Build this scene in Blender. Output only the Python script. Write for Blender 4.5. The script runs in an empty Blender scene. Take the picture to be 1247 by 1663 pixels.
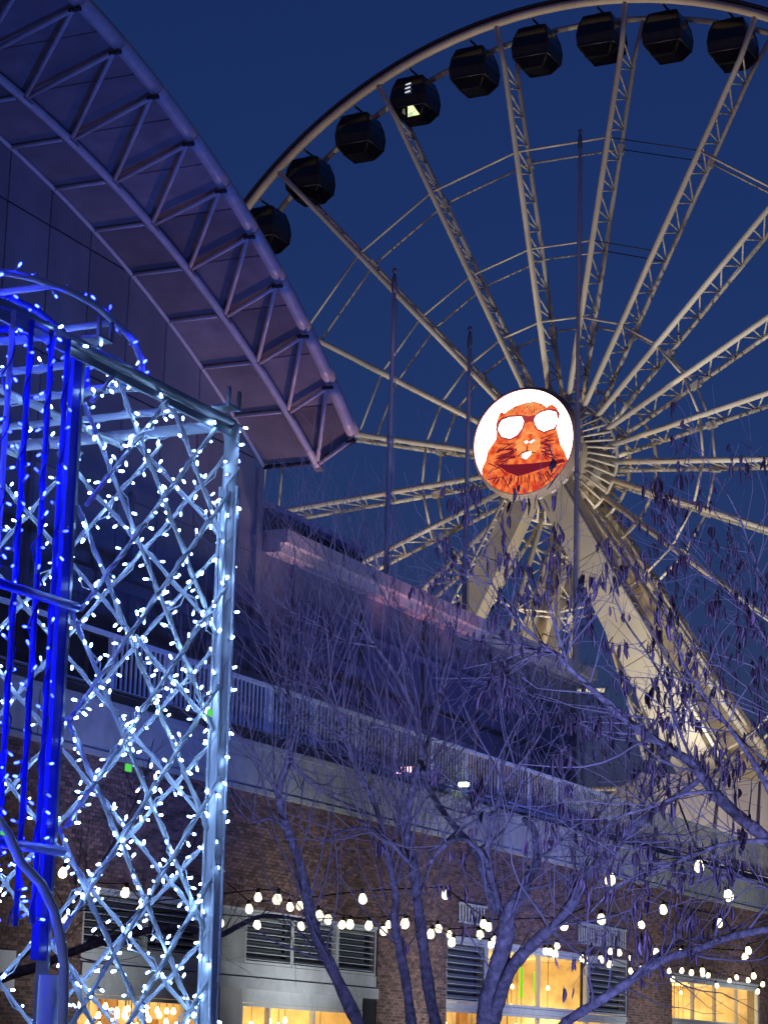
import bpy, math, random
from mathutils import Vector, Matrix
random.seed(7)
R_ = math.radians
scn = bpy.context.scene
COL = scn.collection

# ------------------------------------------------------------------ camera
FPX, IW, IH = 3830.0, 1247.0, 1663.0
PITCH, ROLL = R_(13.06), R_(1.67)
CAM = Vector((0, 0, 1.6))
FWD = Vector((0, math.cos(PITCH), math.sin(PITCH)))
_r0 = Vector((1, 0, 0)); _u0 = _r0.cross(FWD)
RGT = _r0 * math.cos(ROLL) + _u0 * math.sin(ROLL)
UPV = _u0 * math.cos(ROLL) - _r0 * math.sin(ROLL)
cam = bpy.data.cameras.new('camera'); camo = bpy.data.objects.new('camera', cam); COL.objects.link(camo)
cam.sensor_fit = 'VERTICAL'; cam.sensor_height = 36.0; cam.lens = FPX / IH * 36.0
cam.clip_start = 0.1; cam.clip_end = 5000
mw = Matrix((RGT, UPV, -FWD)).transposed().to_4x4(); mw.translation = CAM
camo.matrix_world = mw
scn.camera = camo

# ------------------------------------------------------------------ world, sun, exposure
world = bpy.data.worlds.new('World'); scn.world = world; world.use_nodes = True
wn = world.node_tree.nodes; wl = world.node_tree.links; wn.clear()
wo = wn.new('ShaderNodeOutputWorld'); bg = wn.new('ShaderNodeBackground')
sky = wn.new('ShaderNodeTexSky'); sky.sky_type = 'NISHITA'; sky.sun_disc = False
sky.sun_elevation = R_(0.5); sky.sun_rotation = R_(200.0)
sky.air_density = 1.0; sky.dust_density = 0.5; sky.ozone_density = 5.0
tint = wn.new('ShaderNodeMix'); tint.data_type = 'RGBA'; tint.blend_type = 'MULTIPLY'; tint.inputs[0].default_value = 1.0
tint.inputs[7].default_value = (1.75, 0.94, 1.08, 1)
wl.new(sky.outputs[0], tint.inputs[6]); wl.new(tint.outputs[2], bg.inputs[0]); bg.inputs[1].default_value = 0.155
wl.new(bg.outputs[0], wo.inputs[0])
sun = bpy.data.lights.new('sun', 'SUN'); sun.energy = 0.015; sun.angle = R_(15); sun.color = (0.75, 0.8, 1.0)
suno = bpy.data.objects.new('sun', sun); COL.objects.link(suno)
suno.rotation_euler = (R_(87), 0, R_(-20))
scn.view_settings.view_transform = 'Standard'; scn.view_settings.look = 'None'
scn.view_settings.exposure = 0.0; scn.view_settings.gamma = 1.0
scn.view_settings.use_curve_mapping = False
scn.render.engine = 'CYCLES'
scn.cycles.max_bounces = 6; scn.cycles.diffuse_bounces = 3; scn.cycles.glossy_bounces = 3
scn.cycles.transparent_max_bounces = 12
scn.cycles.sample_clamp_indirect = 3.0
scn.cycles.use_denoising = True

# ------------------------------------------------------------------ helpers
def ray(x, y): return FWD + RGT * ((x - IW / 2) / FPX) + UPV * ((IH / 2 - y) / FPX)
def at(x, y, Y): d = ray(x, y); return CAM + d * (Y / d.y)
def at_z(x, y, z): d = ray(x, y); return CAM + d * ((z - CAM.z) / d.z)
def at_plane(x, y, p0, n): d = ray(x, y); return CAM + d * ((p0 - CAM).dot(n) / d.dot(n))
def project(p):
    d = p - CAM; z = d.dot(FWD)
    return (IW / 2 + FPX * d.dot(RGT) / z, IH / 2 - FPX * d.dot(UPV) / z, z)

class MB:
    """collects vertices and faces of ONE mesh"""
    def __init__(s): s.v = []; s.f = []; s.sm = []
    def box(s, o, a, b, c):
        """o = corner, a b c = edge vectors"""
        i = len(s.v); o = Vector(o)
        for k in range(8):
            s.v.append(o + (a if k & 1 else Vector()) + (b if k & 2 else Vector()) + (c if k & 4 else Vector()))
        fs = [(0, 2, 3, 1), (4, 5, 7, 6), (0, 1, 5, 4), (2, 6, 7, 3), (0, 4, 6, 2), (1, 3, 7, 5)]
        if a.cross(b).dot(c) < 0: fs = [f[::-1] for f in fs]
        for f in fs: s.f.append(tuple(i + q for q in f)); s.sm.append(False)
        return s
    def cbox(s, c, a, b, d): return s.box(Vector(c) - (a + b + d) / 2, a, b, d)
    def tube(s, pts, rad, n=8, cap=True, smooth=True):
        pts = [Vector(p) for p in pts]
        if not hasattr(rad, '__len__'): rad = [rad] * len(pts)
        i0 = len(s.v); m = len(pts)
        t0 = (pts[1] - pts[0]).normalized()
        ref = Vector((0, 0, 1)) if abs(t0.z) < .9 else Vector((1, 0, 0))
        x = t0.cross(ref).normalized()
        for k, p in enumerate(pts):
            t = (pts[min(k + 1, m - 1)] - pts[max(k - 1, 0)]).normalized()
            x = (x - t * x.dot(t)); x = x.normalized() if x.length > 1e-6 else t.orthogonal().normalized()
            y = t.cross(x)
            for j in range(n):
                a = 2 * math.pi * j / n
                s.v.append(p + (x * math.cos(a) + y * math.sin(a)) * rad[k])
        for k in range(m - 1):
            for j in range(n):
                a = i0 + k * n + j; b = i0 + k * n + (j + 1) % n
                s.f.append((a, b, b + n, a + n)); s.sm.append(smooth)
        if cap:
            s.f.append(tuple(range(i0 + n - 1, i0 - 1, -1))); s.sm.append(False)
            s.f.append(tuple(range(i0 + (m - 1) * n, i0 + m * n))); s.sm.append(False)
        return s
    def lathe(s, o, ax, prof, n=12, smooth=True):
        """prof: (distance along ax, radius)"""
        pts = [Vector(o) + ax.normalized() * p[0] for p in prof]
        i0 = len(s.v); t = ax.normalized(); x = t.orthogonal().normalized(); y = t.cross(x)
        for p, (h, r) in zip(pts, prof):
            for j in range(n):
                a = 2 * math.pi * j / n; s.v.append(p + (x * math.cos(a) + y * math.sin(a)) * max(r, 1e-5))
        for k in range(len(prof) - 1):
            for j in range(n):
                a = i0 + k * n + j; b = i0 + k * n + (j + 1) % n
                s.f.append((a, b, b + n, a + n)); s.sm.append(smooth)
        s.f.append(tuple(range(i0 + n - 1, i0 - 1, -1))); s.sm.append(False)
        m = len(prof); s.f.append(tuple(range(i0 + (m - 1) * n, i0 + m * n))); s.sm.append(False)
        return s
    def poly(s, pts):
        i = len(s.v); s.v += [Vector(p) for p in pts]; s.f.append(tuple(range(i, i + len(pts)))); s.sm.append(False); return s
    def prism(s, pts, d):
        """closed outline extruded by vector d"""
        i = len(s.v); m = len(pts); pts = [Vector(p) for p in pts]
        s.v += pts + [p + d for p in pts]
        s.f.append(tuple(range(i + m - 1, i - 1, -1))); s.f.append(tuple(range(i + m, i + 2 * m))); s.sm += [False, False]
        for k in range(m):
            q = (k + 1) % m; s.f.append((i + k, i + q, i + m + q, i + m + k)); s.sm.append(False)
        return s
    def mesh(s, name, m):
        me = bpy.data.meshes.new(name); me.from_pydata([tuple(v) for v in s.v], [], s.f)
        me.polygons.foreach_set('use_smooth', s.sm); me.materials.append(m); me.update()
        return me
    def build(s, name, m, parent=None):
        o = bpy.data.objects.new(name, s.mesh(name, m)); COL.objects.link(o)
        if parent: o.parent = parent; o.matrix_parent_inverse = world_inv(parent)
        return o
def world_inv(p):
    m = Matrix.Identity(4); q = p
    while q: m = q.matrix_parent_inverse @ q.matrix_basis @ m if q.parent else q.matrix_basis @ m; q = q.parent
    return m.inverted()
def inst(mesh, name, mat4, parent=None):
    o = bpy.data.objects.new(name, mesh); COL.objects.link(o); o.matrix_basis = mat4
    if parent: o.parent = parent; o.matrix_parent_inverse = world_inv(parent)
    return o
def tag(o, label=None, cat=None, group=None, kind=None):
    if label: o['label'] = label
    if cat: o['category'] = cat
    if group: o['group'] = group
    if kind: o['kind'] = kind
    return o
def thing(name, label, cat, loc=(0, 0, 0), group=None):
    o = bpy.data.objects.new(name, None); COL.objects.link(o); o.location = loc; o.empty_display_size = .2
    return tag(o, label, cat, group)

# ------------------------------------------------------------------ materials
def mat(name, col, rough=.6, metal=0.0, noise=0.0, scale=8.0, bump=0.0, bscale=None, rnd=0.0, island=False, spec=.5, dirt=None):
    m = bpy.data.materials.new(name); m.use_nodes = True; nt = m.node_tree; n = nt.nodes; l = nt.links
    b = n['Principled BSDF']; b.inputs['Roughness'].default_value = rough; b.inputs['Metallic'].default_value = metal
    b.inputs['Specular IOR Level'].default_value = spec
    b.inputs['Base Color'].default_value = (*col, 1)
    tc = n.new('ShaderNodeTexCoord')
    src = None
    if noise or rnd or dirt:
        hsv = n.new('ShaderNodeHueSaturation'); hsv.inputs['Color'].default_value = (*col, 1); val = None
        if noise:
            t = n.new('ShaderNodeTexNoise'); t.inputs['Scale'].default_value = scale; t.inputs['Detail'].default_value = 6
            l.new(tc.outputs['Object'], t.inputs['Vector'])
            mr = n.new('ShaderNodeMapRange'); mr.inputs[1].default_value = .3; mr.inputs[2].default_value = .7
            mr.inputs[3].default_value = 1 - noise; mr.inputs[4].default_value = 1 + noise
            l.new(t.outputs[0], mr.inputs[0]); val = mr.outputs[0]
        if rnd:
            if island: g = n.new('ShaderNodeNewGeometry'); ro = g.outputs['Random Per Island']
            else: g = n.new('ShaderNodeObjectInfo'); ro = g.outputs['Random']
            if island:
                oi = n.new('ShaderNodeObjectInfo'); ad = n.new('ShaderNodeMath'); ad.operation = 'ADD'
                l.new(ro, ad.inputs[0]); l.new(oi.outputs['Random'], ad.inputs[1])
                fr = n.new('ShaderNodeMath'); fr.operation = 'FRACT'; l.new(ad.outputs[0], fr.inputs[0]); ro = fr.outputs[0]
            mr2 = n.new('ShaderNodeMapRange'); mr2.inputs[3].default_value = 1 - rnd; mr2.inputs[4].default_value = 1 + rnd
            l.new(ro, mr2.inputs[0])
            if val:
                mm = n.new('ShaderNodeMath'); mm.operation = 'MULTIPLY'; l.new(val, mm.inputs[0]); l.new(mr2.outputs[0], mm.inputs[1]); val = mm.outputs[0]
            else: val = mr2.outputs[0]
        if val: l.new(val, hsv.inputs['Value'])
        out = hsv.outputs[0]
        if dirt:
            t3 = n.new('ShaderNodeTexNoise'); t3.inputs['Scale'].default_value = dirt[1]; t3.inputs['Detail'].default_value = 8
            mp = n.new('ShaderNodeMapping'); mp.inputs['Scale'].default_value = (1, 1, .25)
            l.new(tc.outputs['Object'], mp.inputs[0]); l.new(mp.outputs[0], t3.inputs['Vector'])
            cr = n.new('ShaderNodeMapRange'); cr.inputs[1].default_value = .5; cr.inputs[2].default_value = .75; cr.inputs[4].default_value = dirt[2]
            l.new(t3.outputs[0], cr.inputs[0])
            mx = n.new('ShaderNodeMix'); mx.data_type = 'RGBA'; l.new(cr.outputs[0], mx.inputs[0]); l.new(out, mx.inputs[6])
            mx.inputs[7].default_value = (*dirt[0], 1); out = mx.outputs[2]
        l.new(out, b.inputs['Base Color'])
    if bump:
        t2 = n.new('ShaderNodeTexNoise'); t2.inputs['Scale'].default_value = bscale or scale * 3; t2.inputs['Detail'].default_value = 5
        l.new(tc.outputs['Object'], t2.inputs['Vector'])
        bp = n.new('ShaderNodeBump'); bp.inputs['Strength'].default_value = bump; bp.inputs['Distance'].default_value = .02
        l.new(t2.outputs[0], bp.inputs['Height']); l.new(bp.outputs[0], b.inputs['Normal'])
    return m
def emit(name, col, strength, noise=None, sample=True, vary=None):
    m = bpy.data.materials.new(name); m.use_nodes = True; nt = m.node_tree; n = nt.nodes; l = nt.links; n.clear()
    o = n.new('ShaderNodeOutputMaterial'); e = n.new('ShaderNodeEmission'); e.inputs[0].default_value = (*col, 1); e.inputs[1].default_value = strength
    if noise:
        tc = n.new('ShaderNodeTexCoord'); t = n.new('ShaderNodeTexNoise'); t.inputs['Scale'].default_value = noise[0]; t.inputs['Detail'].default_value = 4
        cr = n.new('ShaderNodeValToRGB'); cr.color_ramp.elements[0].position = .35; cr.color_ramp.elements[0].color = (*noise[1], 1)
        cr.color_ramp.elements[1].position = .62; cr.color_ramp.elements[1].color = (*col, 1)
        l.new(tc.outputs['Object'], t.inputs['Vector']); l.new(t.outputs[0], cr.inputs[0]); l.new(cr.outputs[0], e.inputs[0])
    if vary:
        g = n.new('ShaderNodeNewGeometry'); oi = n.new('ShaderNodeObjectInfo'); ad = n.new('ShaderNodeMath'); ad.operation = 'ADD'
        l.new(g.outputs['Random Per Island'], ad.inputs[0]); l.new(oi.outputs['Random'], ad.inputs[1])
        fr = n.new('ShaderNodeMath'); fr.operation = 'FRACT'; l.new(ad.outputs[0], fr.inputs[0])
        mr = n.new('ShaderNodeMapRange'); mr.inputs[3].default_value = strength * vary[0]; mr.inputs[4].default_value = strength * vary[1]
        l.new(fr.outputs[0], mr.inputs[0]); l.new(mr.outputs[0], e.inputs[1])
    l.new(e.outputs[0], o.inputs[0])
    m.cycles.emission_sampling = 'AUTO' if sample else 'NONE'
    return m
def glass(name, tint=(1, 1, 1), refl=.12, rough=.02):
    m = bpy.data.materials.new(name); m.use_nodes = True; nt = m.node_tree; n = nt.nodes; l = nt.links; n.clear()
    o = n.new('ShaderNodeOutputMaterial'); mx = n.new('ShaderNodeMixShader'); t = n.new('ShaderNodeBsdfTransparent'); g = n.new('ShaderNodeBsdfGlossy')
    t.inputs[0].default_value = (*tint, 1); g.inputs['Roughness'].default_value = rough
    lw = n.new('ShaderNodeLayerWeight'); lw.inputs[0].default_value = refl
    l.new(lw.outputs['Fresnel'], mx.inputs[0]); l.new(t.outputs[0], mx.inputs[1]); l.new(g.outputs[0], mx.inputs[2]); l.new(mx.outputs[0], o.inputs[0])
    return m

M = {}
M['brick'] = mat('brick', (.165, .092, .075), .85, noise=.3, scale=14, bump=.4, bscale=60, rnd=.5, island=True)
M['mortar'] = mat('mortar', (.30, .27, .24), .95, noise=.2, scale=20)
M['concrete'] = mat('concrete', (.40, .39, .36), .85, noise=.12, scale=2.5, bump=.2, bscale=30, dirt=((.16, .15, .14), 1.2, .6))
M['trim'] = mat('painted_trim', (.52, .53, .52), .5, noise=.08, scale=6, dirt=((.25, .25, .24), 2.0, .4))
M['louver'] = mat('louver_metal', (.46, .48, .48), .45, metal=.2, noise=.08, scale=5)
M['darkmetal'] = mat('dark_metal', (.03, .03, .035), .5, metal=.4)
M['rail'] = mat('railing_paint', (.78, .78, .75), .45, noise=.1, scale=12)
M['wallpanel'] = mat('wall_panel', (.30, .30, .33), .5, noise=.12, scale=.9, rnd=.10, dirt=((.18, .17, .19), .7, .5))
M['upperwall'] = mat('upper_wall', (.19, .19, .22), .8, noise=.2, scale=.8, bump=.2, bscale=12)
M['soffit'] = mat('soffit_panel', (.22, .205, .22), .45, noise=.2, scale=1.6, rnd=.3, dirt=((.17, .16, .18), .9, .5))
M['canopy_steel'] = mat('canopy_steel', (.62, .61, .62), .4, metal=.0, noise=.1, scale=4)
M['joint'] = mat('joint_dark', (.05, .05, .055), .8)
M['fascia'] = mat('roof_fascia', (.55, .50, .48), .6, noise=.25, scale=1.5, dirt=((.2, .17, .16), 2.5, .6))
M['wheel'] = mat('wheel_paint', (.68, .67, .64), .45, noise=.10, scale=.8, dirt=((.35, .30, .25), .6, .35))
M['ring'] = mat('wheel_ring_paint', (.60, .52, .45), .45, noise=.15, scale=.6)
M['wheel_leg'] = mat('wheel_leg_paint', (.46, .43, .37), .5, noise=.10, scale=.4, dirt=((.42, .34, .25), .3, .5))
M['housing'] = mat('screen_housing', (.26, .22, .23), .5, noise=.1, scale=1)
M['cable'] = mat('black_cable', (.02, .02, .02), .6)
M['gondola'] = mat('gondola_shell', (.012, .011, .016), .35, spec=.4, noise=.3, scale=2)
M['gondola_glass'] = mat('gondola_glass', (.006, .006, .012), .12, spec=.6)
M['gondola_trim'] = mat('gondola_trim', (.07, .065, .075), .4, metal=.5)
M['gondola_trim2'] = mat('gondola_edge', (.03, .028, .035), .35, metal=.3)
M['dimglass'] = mat('dim_glass', (.07, .07, .09), .25, spec=.5)
M['pole'] = mat('flagpole_metal', (.75, .74, .75), .35, metal=.1, noise=.1, scale=2)
M['finial'] = mat('finial_grey', (.28, .28, .30), .35, metal=.4)
M['bark'] = mat('bark', (.17, .145, .13), .85, noise=.55, scale=26, bump=.8, bscale=45)
M['twig'] = mat('twig_bark', (.20, .165, .15), .8, noise=.2, scale=6)
M['pod'] = mat('seed_pod', (.105, .062, .07), .5, rnd=.9, noise=.2, scale=12)
M['whitesteel'] = mat('white_frame_steel', (.78, .82, .86), .35, noise=.06, scale=10)
M['greysteel'] = mat('galvanised_steel', (.42, .46, .48), .4, metal=.5, noise=.15, scale=14)
M['bluelitsteel'] = mat('blue_lit_ribbon_steel', (.04, .06, .85), .35)  # white pipe underneath; the LEDs' blue light is put into the base colour
M['wire'] = mat('light_string_wire', (.75, .80, .86), .4)
M['bluewire'] = mat('blue_light_string_wire', (.06, .08, .55), .4)
M['led_white'] = emit('white_led', (.30, .53, 1.0), 36, vary=(.12, 1.7))
M['led_blue'] = emit('blue_led', (.006, .011, 1.0), 75, vary=(.4, 1.6))
M['socket'] = mat('clear_led_socket', (.6, .65, .75), .2)
M['greentag'] = emit('green_tag', (.12, .85, .12), .8)
M['bulb'] = emit('festoon_bulb', (1.0, .90, .55), 3.4, vary=(.75, 1.5))
M['warmbulb'] = emit('warm_filament_bulb', (1.0, .66, .22), 14, vary=(.3, 1.6))
M['bulbsocket'] = mat('bulb_socket', (.02, .02, .02), .5)
M['room'] = mat('room_wall', (.74, .58, .34), .8, noise=.35, scale=1.6)
M['roomdark'] = mat('room_wood', (.32, .17, .07), .6, noise=.3, scale=2)
M['glass'] = glass('window_glass', (.95, .95, .92), .22)
M['ground'] = mat('plaza_paving', (.16, .15, .15), .8, noise=.2, scale=1.5, bump=.2)
M['lampcase'] = mat('lamp_case', (.05, .05, .05), .5, metal=.3)
M['lens'] = emit('floodlight_lens_warm', (1, .8, .5), 6, sample=False)
M['lensblue'] = emit('floodlight_lens_blue', (.15, .2, 1), 6, sample=False)
M['lenspink'] = emit('floodlight_lens_pink', (1, .4, .45), 6, sample=False)
M['white_panel'] = mat('white_panel', (.72, .70, .66), .6, noise=.08, scale=1.0, dirt=((.45, .38, .32), .5, .4))
M['lit_green'] = emit('green_wall_light', (.75, 1.0, .55), 12, sample=False)
M['exit_green'] = emit('green_sign', (.45, .9, .05), 1.1, sample=False)

def lamp(name, kind, loc, energy, color, target=None, size=60, blend=.5, radius=.15, parent=None):
    l = bpy.data.lights.new(name, kind); l.energy = energy; l.color = color; l.shadow_soft_size = radius
    if kind == 'SPOT': l.spot_size = R_(size); l.spot_blend = blend
    o = bpy.data.objects.new(name, l); COL.objects.link(o)
    loc = Vector(loc)
    m = Matrix.Translation(loc)
    if target is not None: m = m @ (Vector(target) - loc).to_track_quat('-Z', 'Y').to_matrix().to_4x4()
    o.matrix_basis = m
    if parent: o.parent = parent; o.matrix_parent_inverse = world_inv(parent)
    return o

# ------------------------------------------------------------------ frame of the building
YAW = R_(25.48)
U = Vector((math.sin(YAW), math.cos(YAW), 0)); N = Vector((math.cos(YAW), -math.sin(YAW), 0)); Z = Vector((0, 0, 1))
P0 = at(345, 1581, 48.0); P0.z = 0
def W(s, z, off=0.0): return P0 + U * s + N * off + Z * z
def wbox(mb, s0, s1, z0, z1, o0, o1): return mb.box(W(s0, z0, o0), U * (s1 - s0), N * (o1 - o0), Z * (z1 - z0))

# ================================================================== GROUND
g = MB(); g.poly([(-1500, -1500, 0), (1500, -1500, 0), (1500, 1500, 0), (-1500, 1500, 0)])
tag(g.build('ground', M['ground']), kind='structure')

# ================================================================== BRICK BUILDING
bld = thing('brick_building', 'brick restaurant building with louvred lit windows and a stone band below a terrace', 'building', W(-30, 0))
ZT = 7.02
S_L, S_R = -16.0, 48.0
# bays: (s0, s1) openings from the ground to z 4.5 ; brick elsewhere
BAYS = [(-4.9, 7.7, 4.55), (11.65, 24.85, 4.62), (28.97, 38.5, 4.45)]
def in_bay(s0, s1, z0):
    for a, b, zt in BAYS:
        if s1 > a + .001 and s0 < b - .001 and z0 < zt - .03: return True
    return False
# backing walls (mortar) around the openings
mb = MB()
wbox(mb, S_L, BAYS[0][0], 0, ZT, -.5, -.014)
for i, (a, b, zt) in enumerate(BAYS):
    wbox(mb, a, b, zt, ZT, -.5, -.014)
    nxt = BAYS[i + 1][0] if i + 1 < len(BAYS) else S_R
    wbox(mb, b, nxt, 0, ZT, -.5, -.014)
wall = mb.build('wall', M['mortar'], bld)
# bricks
cells = []
BW, BH, J = .205, .064, .011
row = 0; z = 1.55
while z + BH < ZT:
    cuts = [S_L] + [v for a, b, zt in BAYS for v in (a, b) if z < zt - .03] + [S_R]
    spans = [(cuts[k], cuts[k + 1]) for k in range(0, len(cuts), 2)]
    for a, b in spans:
        s = a - (BW + J) / 2 * (row % 2)
        while s < b - .02:
            s0, s1 = max(s, a), min(s + BW, b)
            if s1 - s0 > .03: cells.append((s0, s1, z))
            s += BW + J
    z += BH + J; row += 1
vis = []; rest = []
for c in cells:
    x, y, d = project(W((c[0] + c[1]) / 2, c[2], 0))
    if -30 < x < 1280 and y < 1690:
        full = abs(c[1] - c[0] - BW) < 1e-6
        vis.append((d if (full and (365 < x) and y > 1270) else d + 500, c))
    else: rest.append(c)
vis.sort(key=lambda t: t[0])
singles = [c for d, c in vis[:300]]; others = [c for d, c in vis[300:]]
bm = MB(); bm.box(Vector(), U * BW, N * .014, Z * BH); bme = bm.mesh('brick', M['brick'])
for c in singles:
    inst(bme, 'brick', Matrix.Translation(W(c[0], c[2], -.014 + random.uniform(0, .005))), wall)
mb = MB()
for c in others + rest:
    x, y, d = project(W(c[0], c[2], 0))
    if x < -200 or x > 1450: continue
    mb.box(W(c[0], c[2], -.014), U * (c[1] - c[0]), N * (.014 + random.uniform(0, .005)), Z * BH)
tag(mb.build('brickwork', M['brick'], wall), kind='stuff')
# stone band
mb = MB(); wbox(mb, S_L, S_R, ZT, 7.86, -.5, .10); wbox(mb, S_L, S_R, 7.86, 7.97, -.5, .17); wbox(mb, S_L, S_R, ZT - .09, ZT, -.012, .14)
band = mb.build('stone_band', M['concrete'], bld)
k = S_L
mb = MB(); wbox(mb, S_L, S_R, 7.97, 8.22, -3.4, -.12); mb.build('terrace_slab', M['concrete'], bld)
s = -10
while s < 46:   # vertical joints in the band
    m2 = MB(); wbox(m2, s, s + .02, ZT, 7.86, .10, .103); m2.build('band_joint', M['joint'], band); s += 3.1

# railing on the terrace edge
rl = thing('terrace_railing', 'pale metal balustrade with close vertical bars along the terrace edge', 'railing', W(0, 8.22, -.3))
mb = MB(); wbox(mb, -8, 46, 9.31, 9.39, -.34, -.24); mb.build('top_rail', M['rail'], rl)
mb = MB(); wbox(mb, -8, 46, 8.30, 8.35, -.32, -.26); mb.build('bottom_rail', M['rail'], rl)
mb = MB(); mb.box(Vector((0, 0, 0)), U * .035, N * .035, Z * .96); bal = mb.mesh('baluster', M['rail'])
mb = MB(); mb.box(Vector((0, 0, 0)), U * .12, N * .10, Z * 1.09); pst = mb.mesh('post', M['rail'])
s = -4.0; i = 0
while s < 45:
    if i % 12 == 0: inst(pst, 'post', Matrix.Translation(W(s, 8.22, -.345)), rl)
    else: inst(bal, 'baluster', Matrix.Translation(W(s + .04, 8.35, -.30)), rl)
    s += .178; i += 1

# ---- openings: louvres, beams, glazing, rooms behind
def room(s0, s1, z1, parent, lights, bulbs, depth=5.0):
    mb = MB()
    a, b = s0 + .02, s1 - .02
    mb.poly([W(a, 0.02, -depth), W(b, 0.02, -depth), W(b, z1, -depth), W(a, z1, -depth)])
    mb.poly([W(a, 0.02, -depth), W(a, 0.02, -.45), W(a, z1, -.45), W(a, z1, -depth)])
    mb.poly([W(b, 0.02, -depth), W(b, 0.02, -.45), W(b, z1, -.45), W(b, z1, -depth)])
    mb.poly([W(a, z1, -depth), W(b, z1, -depth), W(b, z1, -.45), W(a, z1, -.45)])
    mb.poly([W(a, .02, -depth), W(b, .02, -depth), W(b, .02, -.45), W(a, .02, -.45)])
    r = mb.build('room', M['room'], parent)
    for q in range(int((s1 - s0) / 1.6)):      # timber frames and shelves on the back wall
        ss = s0 + .8 + q * 1.6 + random.uniform(-.3, .3)
        m2 = MB(); wbox(m2, ss, ss + random.uniform(.25, .7), .1, z1 - random.uniform(.1, .9), -depth + .02, -depth + .12)
        m2.build('room_panel', M['roomdark'], r)
    for (ss, zz, oo, e) in lights:
        lamp('room_light', 'POINT', W(ss, zz, oo), e, (1.0, .77, .38), radius=.12, parent=r)
    for (ss, zz, oo) in bulbs:
        m2 = MB(); m2.lathe(W(ss, zz, oo), Z, [(-.075, .012), (-.06, .045), (-.02, .055), (.03, .035), (.06, .018)], 8)
        p = m2.build('pendant_bulb', M['warmbulb'], r)
        m3 = MB(); m3.tube([W(ss, zz + .06, oo), W(ss, z1, oo)], .008, 5); m3.build('pendant_cord', M['cable'], p)
    return r
def louvre_panel(s0, s1, z0, z1, parent, n):
    mb = MB(); f = .055
    wbox(mb, s0, s1, z0, z0 + f, -.16, -.03); wbox(mb, s0, s1, z1 - f, z1, -.16, -.03)
    wbox(mb, s0, s0 + f, z0 + f, z1 - f, -.16, -.03); wbox(mb, s1 - f, s1, z0 + f, z1 - f, -.16, -.03)
    fr = mb.build('louvre_frame', M['trim'], parent)
    m2 = MB(); wbox(m2, s0 + .01, s1 - .01, z0 + .01, z1 - .01, -.30, -.26); m2.build('louvre_back', M['joint'], fr)
    p = (z1 - z0 - 2 * f) / n
    m3 = MB(); m3.box(Vector(), U * (s1 - s0 - 2 * f), N * .085 - Z * p * .42, N * .012 + Z * .016); me = m3.mesh('slat', M['louver'])
    for k in range(n):
        inst(me, 'slat', Matrix.Translation(W(s0 + f, z0 + f + p * (k + .62), -.15)), fr)
    return fr
def glazing(s0, s1, z0, z1, splits, parent, f=.07):
    """window > pane, frame"""
    mb = MB()
    wbox(mb, s0, s1, z1 - f, z1, -.17, -.05); wbox(mb, s0, s1, z0, z0 + f, -.17, -.05)
    wbox(mb, s0, s0 + f, z0 + f, z1 - f, -.17, -.05); wbox(mb, s1 - f, s1, z0 + f, z1 - f, -.17, -.05)
    for q in splits: wbox(mb, q - f / 2, q + f / 2, z0 + f, z1 - f, -.168, -.052)
    fr = mb.build('window', M['trim'], parent)
    e = [s0] + list(splits) + [s1]
    for k in range(len(e) - 1):
        m2 = MB(); t = random.uniform(-.012, .012)
        m2.poly([W(e[k] + f * .4, z0 + f * .9, -.11), W(e[k + 1] - f * .4, z0 + f * .9, -.11 + t), W(e[k + 1] - f * .4, z1 - f * .9, -.11 + t), W(e[k] + f * .4, z1 - f * .9, -.11)])
        m2.build('pane', M['glass'], fr)
    return fr
# bay 1 (behind the light box and left tree)
a, b, zt = BAYS[0]
mb = MB(); wbox(mb, a, b, 3.18, 3.44, -.3, -.02); wbox(mb, a, b, 4.5, zt, -.3, -.02); mb.build('transom_beam', M['trim'], bld)
mb = MB(); wbox(mb, a, b, 2.93, 3.16, -.3, .05); mb.build('window_beam', M['trim'], bld)
mb = MB(); wbox(mb, .42, 1.36, 0, 2.93, -.3, -.03); mb.build('column', M['concrete'], bld)
mb = MB(); wbox(mb, .42, 1.36, 3.44, 4.5, -.3, -.03); mb.build('column', M['concrete'], bld)
mb = MB(); wbox(mb, 7.1, 7.7, 0, 2.93, -.3, -.03); mb.build('column', M['darkmetal'], bld)
for (p, q) in [(-4.85, -2.6), (-2.58, -.5), (-.48, .40), (1.38, 3.48), (3.5, 5.66), (5.68, 7.65)]: louvre_panel(p, q, 3.45, 4.49, bld, 7)
mb = MB(); wbox(mb, a, .42, 2.62, 2.93, -.28, -.06); wbox(mb, 1.36, 7.1, 2.66, 2.93, -.28, -.06); mb.build('window_header', M['trim'], bld)
glazing(-4.88, .41, .3, 2.61, (-2.45, -.9), bld); glazing(1.37, 7.09, .3, 2.65, (2.62, 4.7), bld)
room(-4.9, 7.7, 3.1, bld, [(-3, 2.3, -2.2, 120), (.5, 2.3, -3, 120), (3.3, 2.3, -2.2, 130), (6, 2.3, -2.6, 120)],
     [(random.uniform(-4.5, 7), random.uniform(2.1, 2.52), random.uniform(-3.6, -.9)) for _ in range(54)])
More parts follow.
